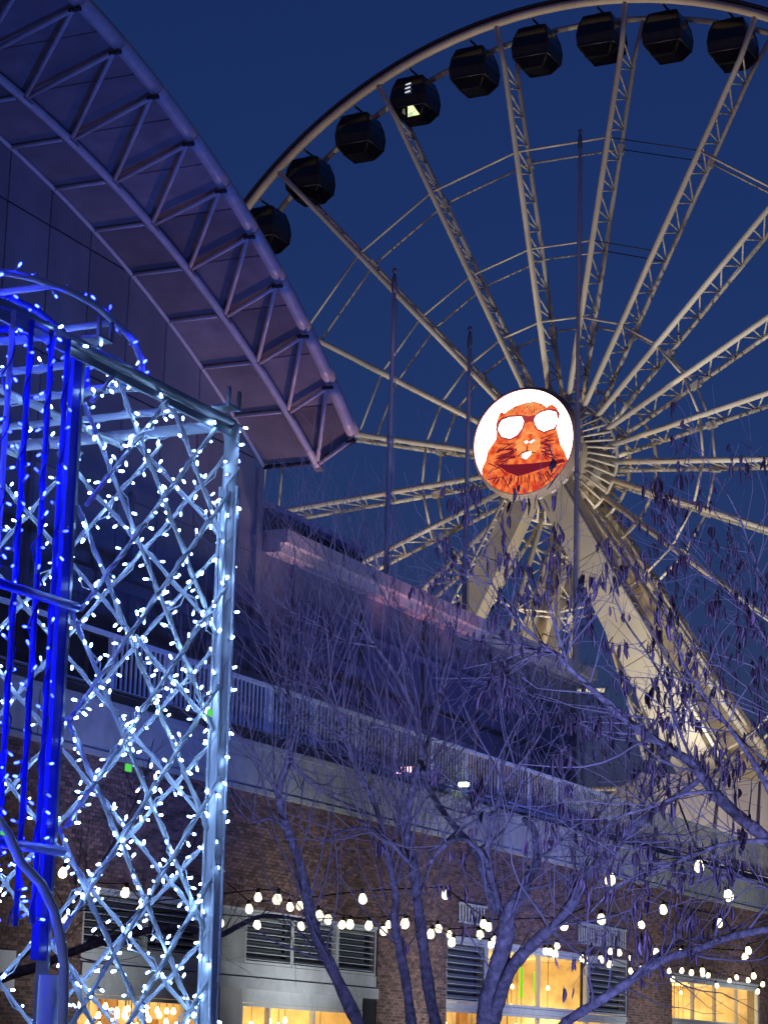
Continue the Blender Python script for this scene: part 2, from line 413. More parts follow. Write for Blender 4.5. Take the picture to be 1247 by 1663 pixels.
# bay 2
a, b, zt = BAYS[1]
mb = MB(); wbox(mb, a, b, 4.5, zt, -.3, -.02); mb.build('transom_beam', M['trim'], bld)
mb = MB(); wbox(mb, a, b, 2.86, 3.0, -.3, -.01); mb.build('window_beam', M['trim'], bld)
louvre_panel(11.68, 14.12, 3.02, 4.49, bld, 8); louvre_panel(21.66, 24.83, 3.02, 4.49, bld, 8)
mb = MB(); wbox(mb, 14.12, 14.3, 3.0, 4.5, -.3, -.03); mb.build('mullion', M['trim'], bld)
glazing(14.3, 21.64, 3.01, 4.49, (17.95,), bld); glazing(11.7, 24.83, .3, 2.85, (14.3, 17.95, 21.65), bld)
room(11.65, 24.85, 4.5, bld, [(15.2, 3.6, -2.4, 170), (18.4, 3.7, -3, 170), (21.5, 3.4, -2.4, 150), (13, 2.4, -2.6, 120), (24, 2.4, -2.6, 110)],
     [(random.uniform(12, 24), random.choice((random.uniform(2.2, 2.75), random.uniform(3.2, 4.2))), random.uniform(-4.4, -.9)) for _ in range(46)])
mb = MB(); wbox(mb, 20.4, 20.75, 3.5, 4.1, -1.2, -1.16); mb.build('green_sign', M['exit_green'], bld)
mb = MB(); wbox(mb, 19.85, 20.05, 3.35, 4.2, -1.4, -1.36); mb.build('green_sign', M['exit_green'], bld)
# bay 3
a, b, zt = BAYS[2]
mb = MB(); wbox(mb, a, b, 4.32, zt, -.3, -.02); mb.build('transom_beam', M['trim'], bld)
mb = MB(); wbox(mb, a, b, 2.88, 3.02, -.3, -.01); mb.build('window_beam', M['trim'], bld)
glazing(29.0, 38.45, 3.03, 4.31, (31.3, 33.6, 36), bld); glazing(29.0, 38.45, .3, 2.87, (31.3, 33.6, 36), bld)
room(28.97, 38.5, 4.35, bld, [(30.5, 3.6, -2.4, 170), (33.5, 3.7, -2.6, 170), (36.5, 3.6, -2.4, 170)],
     [(random.uniform(29.3, 38), random.choice((random.uniform(2.2, 2.75), random.uniform(3.2, 4.1))), random.uniform(-4.4, -.9)) for _ in range(30)])
# bright vertical-bar grilles on the brick above the windows
for (p, q, z0, z1) in [(12.2, 14.0, 4.95, 5.45), (20.6, 24.6, 4.9, 5.5)]:
    gr = MB(); wbox(gr, p, q, z0, z0 + .05, .01, .06); wbox(gr, p, q, z1 - .05, z1, .01, .06)
    go = gr.build('wall_grille', M['trim'], bld)
    m3 = MB(); m3.box(Vector(), U * .06, N * .03, Z * (z1 - z0 - .1)); me = m3.mesh('grille_bar', M['white_panel'])
    s = p + .05
    while s < q - .05: inst(me, 'grille_bar', Matrix.Translation(W(s, z0 + .05, .02)), go); s += .19
# small white wall panel at the left pier and two little lamps on the band
mb = MB(); wbox(mb, -8.2, -7.05, 2.55, 3.25, .008, .05)
tag(mb.build('wall_panel', M['white_panel']), 'small white panel fixed on the brick pier behind the light box', 'panel')
for k, px in enumerate((750, 757)):
    p = at_plane(px, 1274, W(0, 0, .03), N)
    m2 = MB(); m2.lathe(p, N, [(-.13, .05), (.0, .06), (.05, .055), (.08, .02)], 8)
    o = m2.build('wall_spotlight', M['lit_green'])
    m3 = MB(); m3.cbox(p - N * .12, U * .14, N * .1, Z * .14); m3.build('lamp_case', M['lampcase'], o)
    tag(o, ('left' if k == 0 else 'right') + ' one of two tiny greenish lamps at the foot of the terrace railing', 'lamp', 'paired terrace lamps')

# ================================================================== UPPER BUILDING (set back) AND ARCHED CANOPY
OW = -3.0
upb = thing('upper_building', 'dark set-back upper storey with a pink-lit roof edge behind the terrace', 'building', W(10, 8.2, OW))
mb = MB(); wbox(mb, -30, 28.2, 8.22, 13.45, OW - 14, OW); uw = mb.build('wall', M['upperwall'], upb)
mb = MB(); wbox(mb, 6.95, 28.6, 13.40, 13.62, OW - 14.2, OW + .45); wbox(mb, 6.95, 28.6, 13.62, 13.95, OW - 14.2, OW + .62); ro = mb.build('roof_edge', M['fascia'], upb)
s = 6.95
while s < 28.4:
    m2 = MB(); wbox(m2, s, s + .03, 13.63, 13.94, OW + .62, OW + .626); m2.build('fascia_joint', M['joint'], ro); s += 1.55
mb = MB(); wbox(mb, 6.95, 12.2, 13.952, 14.5, OW - 8, OW + .1); par = mb.build('parapet', M['upperwall'], upb)
mb = MB(); wbox(mb, 6.95, 12.25, 14.5, 14.62, OW - 8.1, OW + .2); mb.build('parapet_cap', M['fascia'], upb)
for (p, q, z0, z1) in [(-2, 12.5, 11.2, 11.45), (1, 20, 10.2, 10.4), (12, 28.2, 12.2, 12.35)]:
    m2 = MB(); wbox(m2, p, q, z0, z1, OW, OW + .14); m2.build('ledge', M['wallpanel'], upb)
s = -3.2
while s < 28:
    m2 = MB(); wbox(m2, s, s + .16, 8.22, 13.4, OW, OW + .09); m2.build('pilaster', M['upperwall'], upb); s += 3.9
for s in (-1.0, 2.9, 6.8, 10.7, 14.6, 18.5, 22.4):
    m2 = MB(); wbox(m2, s + .4, s + 2.6, 8.6, 10.1, OW + .001, OW + .03); w_ = m2.build('window', M['dimglass'], upb)
    for (fa, fb, za, zb, oa) in ((.33, .4, 8.55, 10.15, 0), (2.6, 2.67, 8.55, 10.15, 0), (1.47, 1.53, 8.6, 10.1, .03)):
        m3 = MB(); wbox(m3, s + fa, s + fb, za, zb, OW + oa, OW + .06); m3.build('mullion', M['wallpanel'], w_)
# end downpipe and bracket
mb = MB(); mb.tube([W(28.45, 8.3, OW + .2), W(28.45, 13.4, OW + .2)], .07, 8); mb.build('downpipe', M['canopy_steel'], upb)
# roof handrail, catching the light
hr = MB()
hr.tube([W(14.6, 14.75, OW - 1.4), W(19.6, 14.75, OW - 1.4)], .045, 6)
ho = hr.build('roof_handrail', M['rail'], upb)
for s in (14.7, 16.3, 17.9, 19.5):
    m2 = MB(); m2.tube([W(s, 13.9, OW - 1.4), W(s, 14.75, OW - 1.4)], .03, 6); m2.build('handrail_post', M['rail'], ho)

CS, CZ, CR = -10.004, -13.836, 33.771
cb = thing('arched_canopy_building', 'tall panelled hall wall under a curved roof canopy with zigzag steel trusses', 'building', W(-10, 8.2, OW))
def arc(s): return CZ + math.sqrt(CR * CR - (s - CS) ** 2)
def outoff(s): return -.32 + (6.13 - s) * .1117
S_END = 6.7
# wall of tall panels below the arch
sj = [-14.9, -13.3, -11.7, -10.1, -8.45, -6.3, -4.5, -2.94, -1.36, .26, 1.93, 3.54, 5.1, 6.45]
zj = [8.25, 10.9, 13.3, 15.6, 18.35]
for i in range(len(sj) - 1):
    a, b = sj[i] + .025, sj[i + 1] - .025
    for k in range(len(zj)):
        z0 = zj[k] + .025; z1t = zj[k + 1] - .025 if k + 1 < len(zj) else 99
        za, zb = min(z1t, arc(a) - .03), min(z1t, arc(b) - .03)
        if zb <= z0 + .05: 
            if za <= z0 + .05: continue
            zb = z0 + .05
        m2 = MB(); m2.prism([W(a, z0, OW - .06), W(b, z0, OW - .06), W(b, zb, OW - .06), W(a, za, OW - .06)], N * .06)
        m2.build('wall_panel', M['wallpanel'], cb)
m2 = MB(); pts = [W(-15, 8.23, OW - .2)] + [W(6.42, 8.23, OW - .2)] + [W(6.42 - q * (21.42) / 24, arc(6.42 - q * 21.42 / 24) + .02, OW - .2) for q in range(25)]
m2.prism(pts, N * .13); m2.build('wall_backing', M['joint'], cb)
mb = MB(); wbox(mb, 6.45, 6.72, 8.23, 15.4, OW - .3, OW + .08); mb.build('corner_column', M['wallpanel'], cb)
mb = MB(); wbox(mb, -20, 6.44, 8.24, 14.8, OW - 12, OW - .21); mb.build('hall_body', M['upperwall'], cb)
# soffit panels: inner band (wall to inner tube) and outer band (inner tube to eave)
SIN = [-14.4, -12.75, -11.15, -9.55, -7.95, -6.3, -4.61, -2.96, -1.37, .26, 1.92, 3.51, 5.1, 6.7]
SOUT = [-15.6, -13.95, -12.3, -10.65, -9.0, -7.3, -5.58, -3.83, -2.12, -.51, 1.17, 2.84, 4.48, 6.13]
OI = -1.5
def C3(s, off, dz=0): return W(s, arc(s) + dz, off)
for i in range(len(SIN) - 1):
    a, b = SIN[i] + .02, SIN[i + 1] - .02
    m2 = MB(); q = [C3(a, OW + .02), C3(b, OW + .02), C3(b, OI - .02), C3(a, OI - .02)]
    m2.prism(q, Z * .05); m2.build('soffit_panel', M['soffit'], cb)
    m2 = MB(); q = [C3(a, OI + .02), C3(b, OI + .02), C3(b, outoff(b) - .02), C3(a, outoff(a) - .02)]
    if i == len(SIN) - 2: q = [C3(a, OI + .02), C3(b, OI + .02), C3(6.13, outoff(6.13) - .02), C3(a, outoff(a) - .02)]
    m2.prism(q, Z * .05); m2.build('soffit_panel', M['soffit'], cb)
# roof shell above the soffit
m2 = MB(); NS = 30; ss = [-15.6 + (6.7 + 15.6) * k / NS for k in range(NS + 1)]
for k in range(NS):
    a, b = ss[k], ss[k + 1]
    oa, ob = min(outoff(a), outoff(6.13)) if a > 6.13 else outoff(a), outoff(b) if b < 6.13 else outoff(6.13) - (b - 6.13) * 2.0
    m2.prism([C3(a, OW - 6, .06), C3(b, OW - 6, .06), C3(b, ob, .06), C3(a, oa, .06)], Z * .32)
m2.build('roof', M['canopy_steel'], cb)
# tubes
def sub(lo, hi, n): return [lo + (hi - lo) * k / n for k in range(n + 1)]
m2 = MB(); m2.tube([C3(s, OI, -.12) for s in sub(-14.4, 6.71, 40)], .09, 10); m2.build('inner_tube', M['canopy_steel'], cb)
m2 = MB(); m2.tube([C3(s, OW + .06, -.05) for s in sub(-14.4, 6.7, 40)], .05, 8); m2.build('wall_tube', M['canopy_steel'], cb)
for i in range(len(SOUT) - 1):
    a, b = SOUT[i] + .015, SOUT[i + 1] - .015
    m2 = MB(); m2.tube([C3(s, outoff(s) + .02, .10) for s in sub(a, b, 4)], .155, 12); m2.build('eave_tube', M['canopy_steel'], cb)
for i in range(len(SIN)):
    m2 = MB(); m2.tube([C3(SIN[i], OW + .05, -.06), C3(SIN[i], OI, -.07)], .04, 6); m2.build('soffit_rib', M['canopy_steel'], cb)
for i in range(len(SOUT)):      # zigzag and node plates
    so = SOUT[i]; m2 = MB(); m2.cbox(C3(SIN[i], OI, -.17), U * .30 - Z * .30 * (SIN[i] - CS) / CR, N * .22, Z * .02); m2.build('node_plate', M['soffit'], cb)
    so = SOUT[i]; eo = C3(so, outoff(so) - .06, -.10)
    for si in (SIN[i], SIN[i + 1] if i + 1 < len(SIN) else None):
        if si is None: continue
        m2 = MB(); m2.tube([C3(si, OI, -.12), eo], .048, 6); m2.build('brace', M['canopy_steel'], cb)
    m2 = MB(); m2.tube([eo - N * .08, C3(so, outoff(so) + .10, -.10)], .045, 6); m2.build('bracket', M['joint'], cb)
m2 = MB(); m2.tube([C3(6.71, OI, -.05), C3(6.2, outoff(6.13) + .02, -.02)], .07, 8); m2.build('end_rim', M['joint'], cb)
m2 = MB(); m2.tube([C3(6.71, OW + .05, -.05), C3(6.71, OI, -.05)], .06, 8); m2.build('end_rim', M['joint'], cb)

# ================================================================== FLAGPOLES
def flagpole(label, top, base, r):
    t = thing('flagpole', label, 'flagpole', base, 'flagpoles above the roof')
    b = Vector(base); top = Vector(top); L = (top - b).length; d = (top - b).normalized()
    m2 = MB(); m2.tube([b + d * L * k / 6 for k in range(7)], [r * (1.12 - .35 * k / 6) for k in range(7)], 10); m2.build('pole', M['pole'], t)
    m2 = MB(); m2.lathe(top - d * .1, d, [(0, r * .8), (.25, r * 1.05), (.45, r * .8), (.6, r * .35)], 8); m2.build('truck', M['finial'], t)
    m2 = MB(); m2.lathe(top + d * .5, d, [(0, .02), (.03, .06), (.08, .08), (.13, .06), (.16, .02)], 10); m2.build('finial_ball', M['finial'], t)
    m2 = MB(); m2.tube([b + N * (r + .05) + Z * .5, top - d * .3 + N * (r + .03)], .012, 5); m2.build('halyard', M['rail'], t)
    m2 = MB(); m2.lathe(b + d * L * .52, d, [(0, r * 1.0), (.02, r * 1.25), (.16, r * 1.25), (.18, r)], 10); m2.build('collar', M['pole'], t)
for lab, tx, ty, Y, z0, r in [('tall grey flagpole rising from the roof between canopy and glowing wheel screen', 640, 470, 66, 13.9, .08),
                              ('shorter grey flagpole just in front of the glowing screen\'s edge', 762.5, 562, 72, 13.9, .08),
                              ('tallest grey flagpole, passing right beside the glowing screen to the high spokes', 941.5, 238, 78.5, 8.2, .085)]:
    p = at(tx, ty, Y); flagpole(lab, p, (p.x, p.y, z0), r)

# ================================================================== FERRIS WHEEL
WC = Vector((9.617, 122.04, 32.66)); WYAW = R_(27.284); WR = 26.0
AX = Vector((math.sin(WYAW), math.cos(WYAW), 0)); EE = Vector((math.cos(WYAW), -math.sin(WYAW), 0))
WW, WI, PH = 2.72, 1.9, R_(8.39)
fw = thing('ferris_wheel', 'giant pale steel observation wheel with lattice spokes and a round glowing centre screen', 'ferris wheel', WC - Z * WC.z)
def wp(t, r, o): return WC + (EE * math.sin(t) + Z * math.cos(t)) * r + AX * o
for o in (-WW / 2, WW / 2):
    m2 = MB(); n_ = 126; pts = [wp(2 * math.pi * k / n_, WR, o) for k in range(n_ + 1)]
    m2.tube(pts, .24 if o < 0 else .17, 8, cap=False); rg = m2.build('rim', M['ring'], fw)
    if o < 0:
        m3 = MB(); m3.tube([wp(2 * math.pi * k / n_, WR + .36, o - .05) for k in range(n_ + 1)], .13, 6, cap=False); m3.build('rim_rail', M['gondola_trim'], rg)
# spokes
RK = WR * .905
brace_count = 0
hid = MB()
for k in range(21):
    t = PH + k * 2 * math.pi / 21
    nc = [wp(t, 2.6, -WI / 2), wp(t, RK, -WI / 2), wp(t, WR - .15, -WW / 2)]
    fc = [wp(t, 2.6, WI / 2), wp(t, RK, WI / 2), wp(t, WR - .1, WW / 2)]
    m2 = MB(); m2.tube(nc, [.155, .155, .15], 8); sp = m2.build('spoke', M['wheel'], fw)
    m2 = MB(); m2.tube(fc, [.125, .125, .12], 8); m2.build('chord', M['wheel'], sp)
    rr = 3.6; seg = []
    while rr < RK + .5:
        seg.append((rr, -1, rr, 1)); seg.append((rr, 1, rr + 1.02, -1) if True else None); seg.append((rr + 1.75 - .73, -1, rr + 1.75, 1))
        rr += 1.75
    seg = [q for q in seg if q[0] < RK + .6 and q[2] < RK + .6]
    kk = k if k <= 10 else k - 21
    for (r0, s0, r1, s1) in seg:
        p, q = wp(t, r0, s0 * WI / 2), wp(t, r1, s1 * WI / 2)
        x, y, d = project((p + q) / 2)
        if -20 < x < 1260 and -20 < y < 1000 and brace_count < 295 and -6 <= kk <= 6 and r0 > 5:
            m2 = MB(); m2.tube([p, q], .05, 5); m2.build('brace', M['wheel'], sp); brace_count += 1
        else: hid.tube([p, q], .05, 5)
    for q in (.31, .70):
        m2 = MB(); m2.cbox(wp(t, q * WR, WI / 2), (EE * math.sin(t) + Z * math.cos(t)) * .55, (EE * math.cos(t) - Z * math.sin(t)) * .34, AX * .3); m2.build('node', M['wheel'], sp)
    # tie rods to the next spoke
    t2 = t + 2 * math.pi / 21
    for q, rd in ((.70, .07), (.31, .07), (.475, .06)):
        for o in (-WI / 2, WI / 2):
            if q == .475 and not (-5 <= kk <= 0): continue
            dark = kk == 0 and q != .31
            m2 = MB(); m2.tube([wp(t, q * WR, o), wp(t2, q * WR, o)], 0.03 if dark else rd, 5); m2.build('tie_rod', M['cable'] if dark else M['wheel'], fw)
tag(hid.build('lattice', M['wheel'], fw), kind='stuff')
# hub: drum, flanges, axle
m2 = MB(); m2.lathe(WC - AX * 2.3, AX, [(0, 1.5), (.05, 2.0), (.6, 2.1), (.65, 1.5), (3.95, 1.5), (4.0, 2.1), (4.55, 2.0), (4.6, 1.4)], 32); hub = m2.build('hub', M['wheel_leg'], fw)
m2 = MB(); m2.lathe(WC - AX * 4.9, AX, [(0, .9), (9.8, .9)], 20); m2.build('axle', M['wheel_leg'], hub)
for k in range(42):
    t = k * 2 * math.pi / 42
    for o in (-1, 1):
        m3 = MB(); m3.tube([wp(t, 2.05, o * 2.0), wp(t + .07, 3.3, o * WI / 2)], .07, 5); m3.build('hub_strut', M['wheel'], hub)
for o in (-1, 1):
    m3 = MB(); m3.tube([wp(2 * math.pi * k / 42, 3.3, o * WI / 2) for k in range(43)], .10, 6, cap=False); m3.build('hub_ring', M['wheel'], hub)
m3 = MB(); m3.tube([wp(2 * math.pi * k / 42, 4.6, WI / 2 + .5) for k in range(43)], .10, 6, cap=False)
m3.build('service_ring', M['wheel'], hub)
# legs: box columns from the axle bearings to the ground
def leg(top, base, w0, w1, label=None):
    d = (base - top).normalized(); a = d.cross(AX).normalized(); b = d.cross(a).normalized()
    m2 = MB(); L = (base - top).length; nseg = 6
    for k in range(nseg):
        f0, f1 = k / nseg, (k + 1) / nseg
        wa, wb = w0 + (w1 - w0) * f0, w0 + (w1 - w0) * f1
        pa, pb = top + d * L * f0, top + d * (L * f1 - .05)
        i = len(m2.v)
        for p, w in ((pa, wa), (pb, wb)):
            for sx, sy in ((-1, -1), (1, -1), (1, 1), (-1, 1)): m2.v.append(p + a * sx * w / 2 + b * sy * w * .45)
        for q in ((0, 1, 5, 4), (1, 2, 6, 5), (2, 3, 7, 6), (3, 0, 4, 7), (3, 2, 1, 0), (4, 5, 6, 7)):
            m2.f.append(tuple(i + j for j in q)); m2.sm.append(False)
    lg = m2.build('leg', M['wheel_leg'], fw)
    # ladder truss along the leg
    off = a * (w1 * .55 + .45) * (1 if a.z > 0 else -1)
    m3 = MB(); m3.tube([top + off * .4, base + off * 1.2], .09, 6); m3.build('stair_rail', M['wheel'], lg)
    m3 = MB(); m3.tube([top + off * .4 + b * .9, base + off * 1.2 + b * .9], .09, 6); m3.build('stair_rail', M['wheel'], lg)
    m4 = MB(); L2 = int(L / 1.1)
    for k in range(L2):
        f = (k + .5) / L2; f2 = (k + 1.0) / L2
        p = (top + off * .4).lerp(base + off * 1.2, f); q = (top + off * .4).lerp(base + off * 1.2, f2)
        m4.tube([p, q + b * .9], .045, 5); m4.tube([p, p + b * .9], .045, 5)
    m4.build('stair_truss', M['wheel'], lg)
    return lg
def LB(o, e): return WC + AX * o + EE * e - Z * WC.z
leg(WC + AX * 3.2 - Z * .5, LB(8.0, 18.0), 1.2, 1.7)
leg(WC - AX * 3.2 - Z * .5, LB(-2.0, 16.8), 1.7, 2.2)
leg(WC - AX * 3.2 - Z * .5, LB(-8.0, -13.5), 1.2, 1.6)
leg(WC + AX * 3.2 - Z * .5, LB(8.0, -13.0), 1.2, 1.7)
for (e, z0) in ((3, 20), (5.5, 15), (8, 10)):
    m2 = MB(); m2.tube([WC + AX * -4 - EE * e - Z * (32.66 - z0), WC + AX * -3.2 + EE * (e * 1.2) - Z * (32.66 - z0)], .12, 6); m2.build('cross_strut', M['wheel'], fw)
# round screen on the near side of the hub
SCO = -5.6; SC = WC + AX * SCO; SR = 2.76
m2 = MB(); m2.lathe(SC + AX * .06, AX, [(0, SR * 1.02), (.02, SR * 1.06), (.35, SR * 1.09), (.9, SR * 1.05), (.92, 1.2)], 48); scr = m2.build('screen_housing', M['housing'], fw)
for k in range(48):
    if k % 2 == 0:
        t = 2 * math.pi * k / 48
        r0 = SR * 1.085
        m3 = MB(); p = wp(t, r0, SCO + .5); m3.cbox(p, (EE * math.cos(t) - Z * math.sin(t)) * .30, (EE * math.sin(t) + Z * math.cos(t)) * .06, AX * .28); m3.build('housing_panel', M['trim'], scr)
m3 = MB(); m3.lathe(SC - AX * .14, AX, [(.0, SR * 1.005), (.0, SR * 1.025), (.22, SR * 1.05)], 64); bz = m3
bz.f = bz.f[:-2]; bz.sm = bz.sm[:-2]; bz.build('bezel', M['housing'], scr)
def scp(cx, cy, o): return SC + EE * ((cx - 434) / 329.0 * SR) + Z * ((467 - cy) / 350.0 * SR) - AX * o
ME = {}
ME['bg'] = emit('screen_background', (1.0, .42, .36), 15)
ME['fur'] = emit('screen_fur', (1.0, .24, .06), 1.05, noise=(2.6, (.62, .045, .02)), sample=False)
ME['furlight'] = emit('screen_fur_light', (1.0, .38, .12), 1.0, noise=(2.0, (.9, .16, .05)), sample=False)
ME['dark'] = emit('screen_dark', (.20, .012, .03), .9, sample=False)
ME['frame'] = emit('screen_frame', (.42, .05, .06), .9, sample=False)
ME['lens'] = emit('screen_lens', (1.0, .62, .55), 8)
ME['tooth'] = emit('screen_tooth', (1, .85, .75), 3, sample=False)
def flat(name, pts, o, m, parent): b = MB(); b.poly([scp(x, y, o) for x, y in pts][::1]); return b.build(name, m, parent)
circ = lambda rr: [(434 + 329 * rr * math.sin(2 * math.pi * k / 64), 467 - 350 * rr * math.cos(2 * math.pi * k / 64)) for k in range(64)]
b = MB(); b.prism([scp(x, y, -.04) for x, y in circ(1.0)], -AX * .05); disp = b.build('screen', ME['bg'], fw)
ti = [math.asin(max(-1, min(1, 1)))]
top_sil = [(155, 640), (165, 600), (182, 570), (195, 505), (225, 465), (250, 430), (252, 380), (248, 330), (258, 290), (268, 262), (285, 245), (300, 262), (340, 236), (370, 220), (430, 205), (500, 201), (550, 220), (585, 250), (600, 236), (622, 235), (650, 258), (672, 300), (662, 345), (652, 400), (665, 450), (680, 510), (708, 560), (728, 618)]
a0 = math.atan2((728 - 434) / 329, (467 - 618) / 350); a1 = math.atan2((155 - 434) / 329, (467 - 640) / 350) + 2 * math.pi
rim = [(434 + 332 * math.sin(a0 + (a1 - a0) * k / 24), 467 - 353 * math.cos(a0 + (a1 - a0) * k / 24)) for k in range(1, 24)]
flat('animal_body', top_sil + rim, .02, ME['fur'], disp)
flat('forehead', [(320, 282), (345, 240), (430, 212), (500, 208), (545, 228), (565, 262), (520, 290), (470, 298), (430, 290), (370, 285)], .03, ME['furlight'], disp)
flat('muzzle', [(375, 500), (380, 455), (418, 440), (430, 365), (460, 346), (500, 362), (518, 430), (552, 460), (545, 520), (500, 560), (420, 560)], .03, ME['furlight'], disp)
flat('nose', [(428, 452), (440, 425), (470, 415), (505, 425), (520, 450), (495, 487), (460, 492), (435, 480)], .04, ME['fur'], disp)
flat('nostril', [(438, 465), (462, 462), (468, 476), (450, 482)], .05, ME['tooth'], disp); flat('nostril', [(474, 474), (505, 456), (512, 464), (486, 484)], .05, ME['tooth'], disp)
flat('glasses_frame', [(246, 370), (256, 312), (290, 288), (345, 280), (425, 286), (470, 300), (510, 296), (540, 272), (600, 260), (655, 275), (676, 305), (662, 350), (648, 404), (570, 422), (522, 396), (500, 340), (470, 335), (444, 345), (430, 384), (395, 430), (345, 448), (282, 428)], .045, ME['frame'], disp)
flat('lens', [(265, 370), (272, 335), (290, 308), (340, 293), (420, 297), (436, 330), (424, 375), (390, 418), (345, 437), (290, 418)], .06, ME['lens'], disp)
flat('lens', [(506, 325), (520, 300), (545, 284), (600, 273), (650, 292), (660, 345), (638, 395), (570, 411), (530, 388), (512, 355)], .06, ME['lens'], disp)
flat('tooth', [(425, 572), (432, 548), (460, 540), (490, 537), (484, 562), (455, 588)], .06, ME['tooth'], disp)
flat('collar', [(250, 600), (360, 612), (480, 618), (600, 615), (700, 606), (712, 628), (600, 650), (480, 680), (400, 695), (330, 660)], .035, ME['dark'], disp)
def stroke(pts, w, name='fur_line'):
    b = MB()
    for (x0, y0), (x1, y1) in zip(pts, pts[1:]):
        L = math.hypot(x1 - x0, y1 - y0); nx, ny = -(y1 - y0) / L * w / 2, (x1 - x0) / L * w / 2
        b.poly([scp(x0 + nx, y0 + ny, .055), scp(x1 + nx * .6, y1 + ny * .6, .055), scp(x1 - nx * .6, y1 - ny * .6, .055), scp(x0 - nx, y0 - ny, .055)])
    return b.build(name, ME['dark'], disp)
stroke([(395, 565), (425, 543), (458, 530), (462, 495)], 9, 'mouth'); stroke([(458, 530), (495, 545), (520, 552)], 9, 'mouth')
rf = random.Random(3)
for k in range(26):
    a = rf.uniform(-.35, .55); x0 = rf.uniform(345, 395); y0 = rf.uniform(470, 570); L = rf.uniform(60, 150)
    stroke([(x0, y0), (max(262 - max(0, y0 - 480) * .5, x0 - L), y0 + L * a * .8 + 20)], rf.uniform(4, 8))
for k in range(26):
    a = rf.uniform(-.5, .5); x0 = rf.uniform(545, 580); y0 = rf.uniform(450, 570); L = rf.uniform(40, 110)
    stroke([(x0, y0), (min(690, x0 + L), y0 + L * a + 10)], rf.uniform(4, 8))
for k in range(34):
    x0 = rf.uniform(230, 640); y0 = rf.uniform(672, 715); tilt = (x0 - 434) / 300
    L = rf.uniform(35, 80); stroke([(x0, y0), (x0 + tilt * L * .9, min(y0 + L, 467 + 345 * math.sqrt(max(.05, 1 - ((x0 + tilt * L - 434) / 329) ** 2)) - 8))], rf.uniform(4, 9))
for k in range(60):
    x0 = rf.uniform(190, 690); y0 = rf.uniform(460, 640)
    if 360 < x0 < 560 and y0 < 600: continue
    tl = (x0 - 450) / 250; L = rf.uniform(25, 60); x1 = x0 + tl * L; y1 = y0 + L * rf.uniform(.3, .9)
    if ((x1 - 434) / 329) ** 2 + ((y1 - 467) / 350) ** 2 < .90 and x1 > 275 - (y1 - 460) * .55 and x1 < 640 + (y1 - 460) * .25 and x0 > 250 - (y0 - 460) * .4 and x0 < 640 + (y0 - 460) * .35: stroke([(x0, y0), (x1, y1)], rf.uniform(4, 9))
for k in range(24):
    x0 = rf.uniform(350, 560); y0 = rf.uniform(222, 275); stroke([(x0, y0), (x0 + rf.uniform(-14, 14), y0 + rf.uniform(8, 18))], rf.uniform(3, 6))
for p in ([(205, 590), (290, 640), (330, 690)], [(200, 700), (300, 690), (350, 780)], [(690, 640), (640, 700), (560, 770)], [(480, 690), (470, 800)]): stroke(p, 8)

# ---- gondolas
def ginst():
    prof = [(0.0, .62), (-.12, .80), (-.75, 1.02), (-1.35, 1.10), (-1.95, 1.04), (-2.55, .66), (-2.62, .60)]
    m2 = MB()
    for k, (z, w) in enumerate(prof):
        for sx, sy in ((-1, -1), (1, -1), (1, 1), (-1, 1)):
            m2.v.append(EE * sx * w + AX * sy * w * .92 + Z * z)
    for k in range(len(prof) - 1):
        for j in range(4):
            a = k * 4 + j; b = k * 4 + (j + 1) % 4; m2.f.append((a, a + 4, b + 4, b)); m2.sm.append(False)
    m2.f.append((0, 1, 2, 3)); n_ = (len(prof) - 1) * 4; m2.f.append((n_ + 3, n_ + 2, n_ + 1, n_)); m2.sm += [False, False]
    body = m2.mesh('body', M['gondola'])
    def face(k0, k1, j, inset, push, name, mm):
        m3 = MB(); out = []
        c4 = ((-1, -1), (1, -1), (1, 1), (-1, 1)); ctr = Vector()
        for kk, jj in ((k0, j), (k1, j), (k1, (j + 1) % 4), (k0, (j + 1) % 4)):
            z, w = prof[kk]; sx, sy = c4[jj]; out.append(EE * sx * w + AX * sy * w * .92 + Z * z)
        ctr = sum(out, Vector()) / 4; nr = (out[1] - out[0]).cross(out[3] - out[0]).normalized()
        if nr.dot(Vector((ctr.x, ctr.y, 0))) < 0: nr = -nr
        m3.poly([ctr + (p - ctr) * inset + nr * push for p in out]); return m3.mesh(name, mm)
    win = [face(1, 2, j, .86, .008, 'window', M['gondola_glass']) for j in range(4)] + [face(2, 3, j, .9, .008, 'window', M['gondola_glass']) for j in range(4)] + [face(4, 5, j, .86, .008, 'window', M['gondola_glass']) for j in range(4)]
    tr = []
    for j in range(4):
        c4 = ((-1, -1), (1, -1), (1, 1), (-1, 1)); z, w = prof[4]
        p = EE * c4[j][0] * w + AX * c4[j][1] * w * .92 + Z * z; q = EE * c4[(j + 1) % 4][0] * w + AX * c4[(j + 1) % 4][1] * w * .92 + Z * z
        tr.append(MB().tube([p * 1.01, q * 1.01], .035, 5).mesh('trim', M['gondola_trim']))
    for j in range(4):
        c4 = ((-1, -1), (1, -1), (1, 1), (-1, 1))
        tr.append(MB().tube([EE * c4[j][0] * w * 1.005 + AX * c4[j][1] * w * .925 + Z * z for z, w in prof[1:6]], .028, 5).mesh('corner_trim', M['gondola_trim2']))
    hg = MB(); hg.tube([Vector((0, 0, .38)), Vector((0, 0, -.02))], .07, 6); hg.tube([AX * -1.25 + Z * .34, AX * 1.2 + Z * .34], .06, 6)
    hg.cbox(Z * .12, EE * .5, AX * .5, Z * .12)
    return body, win, tr, hg.mesh('hanger', M['gondola_trim']), face
GB, GW, GT, GH, gface = ginst()
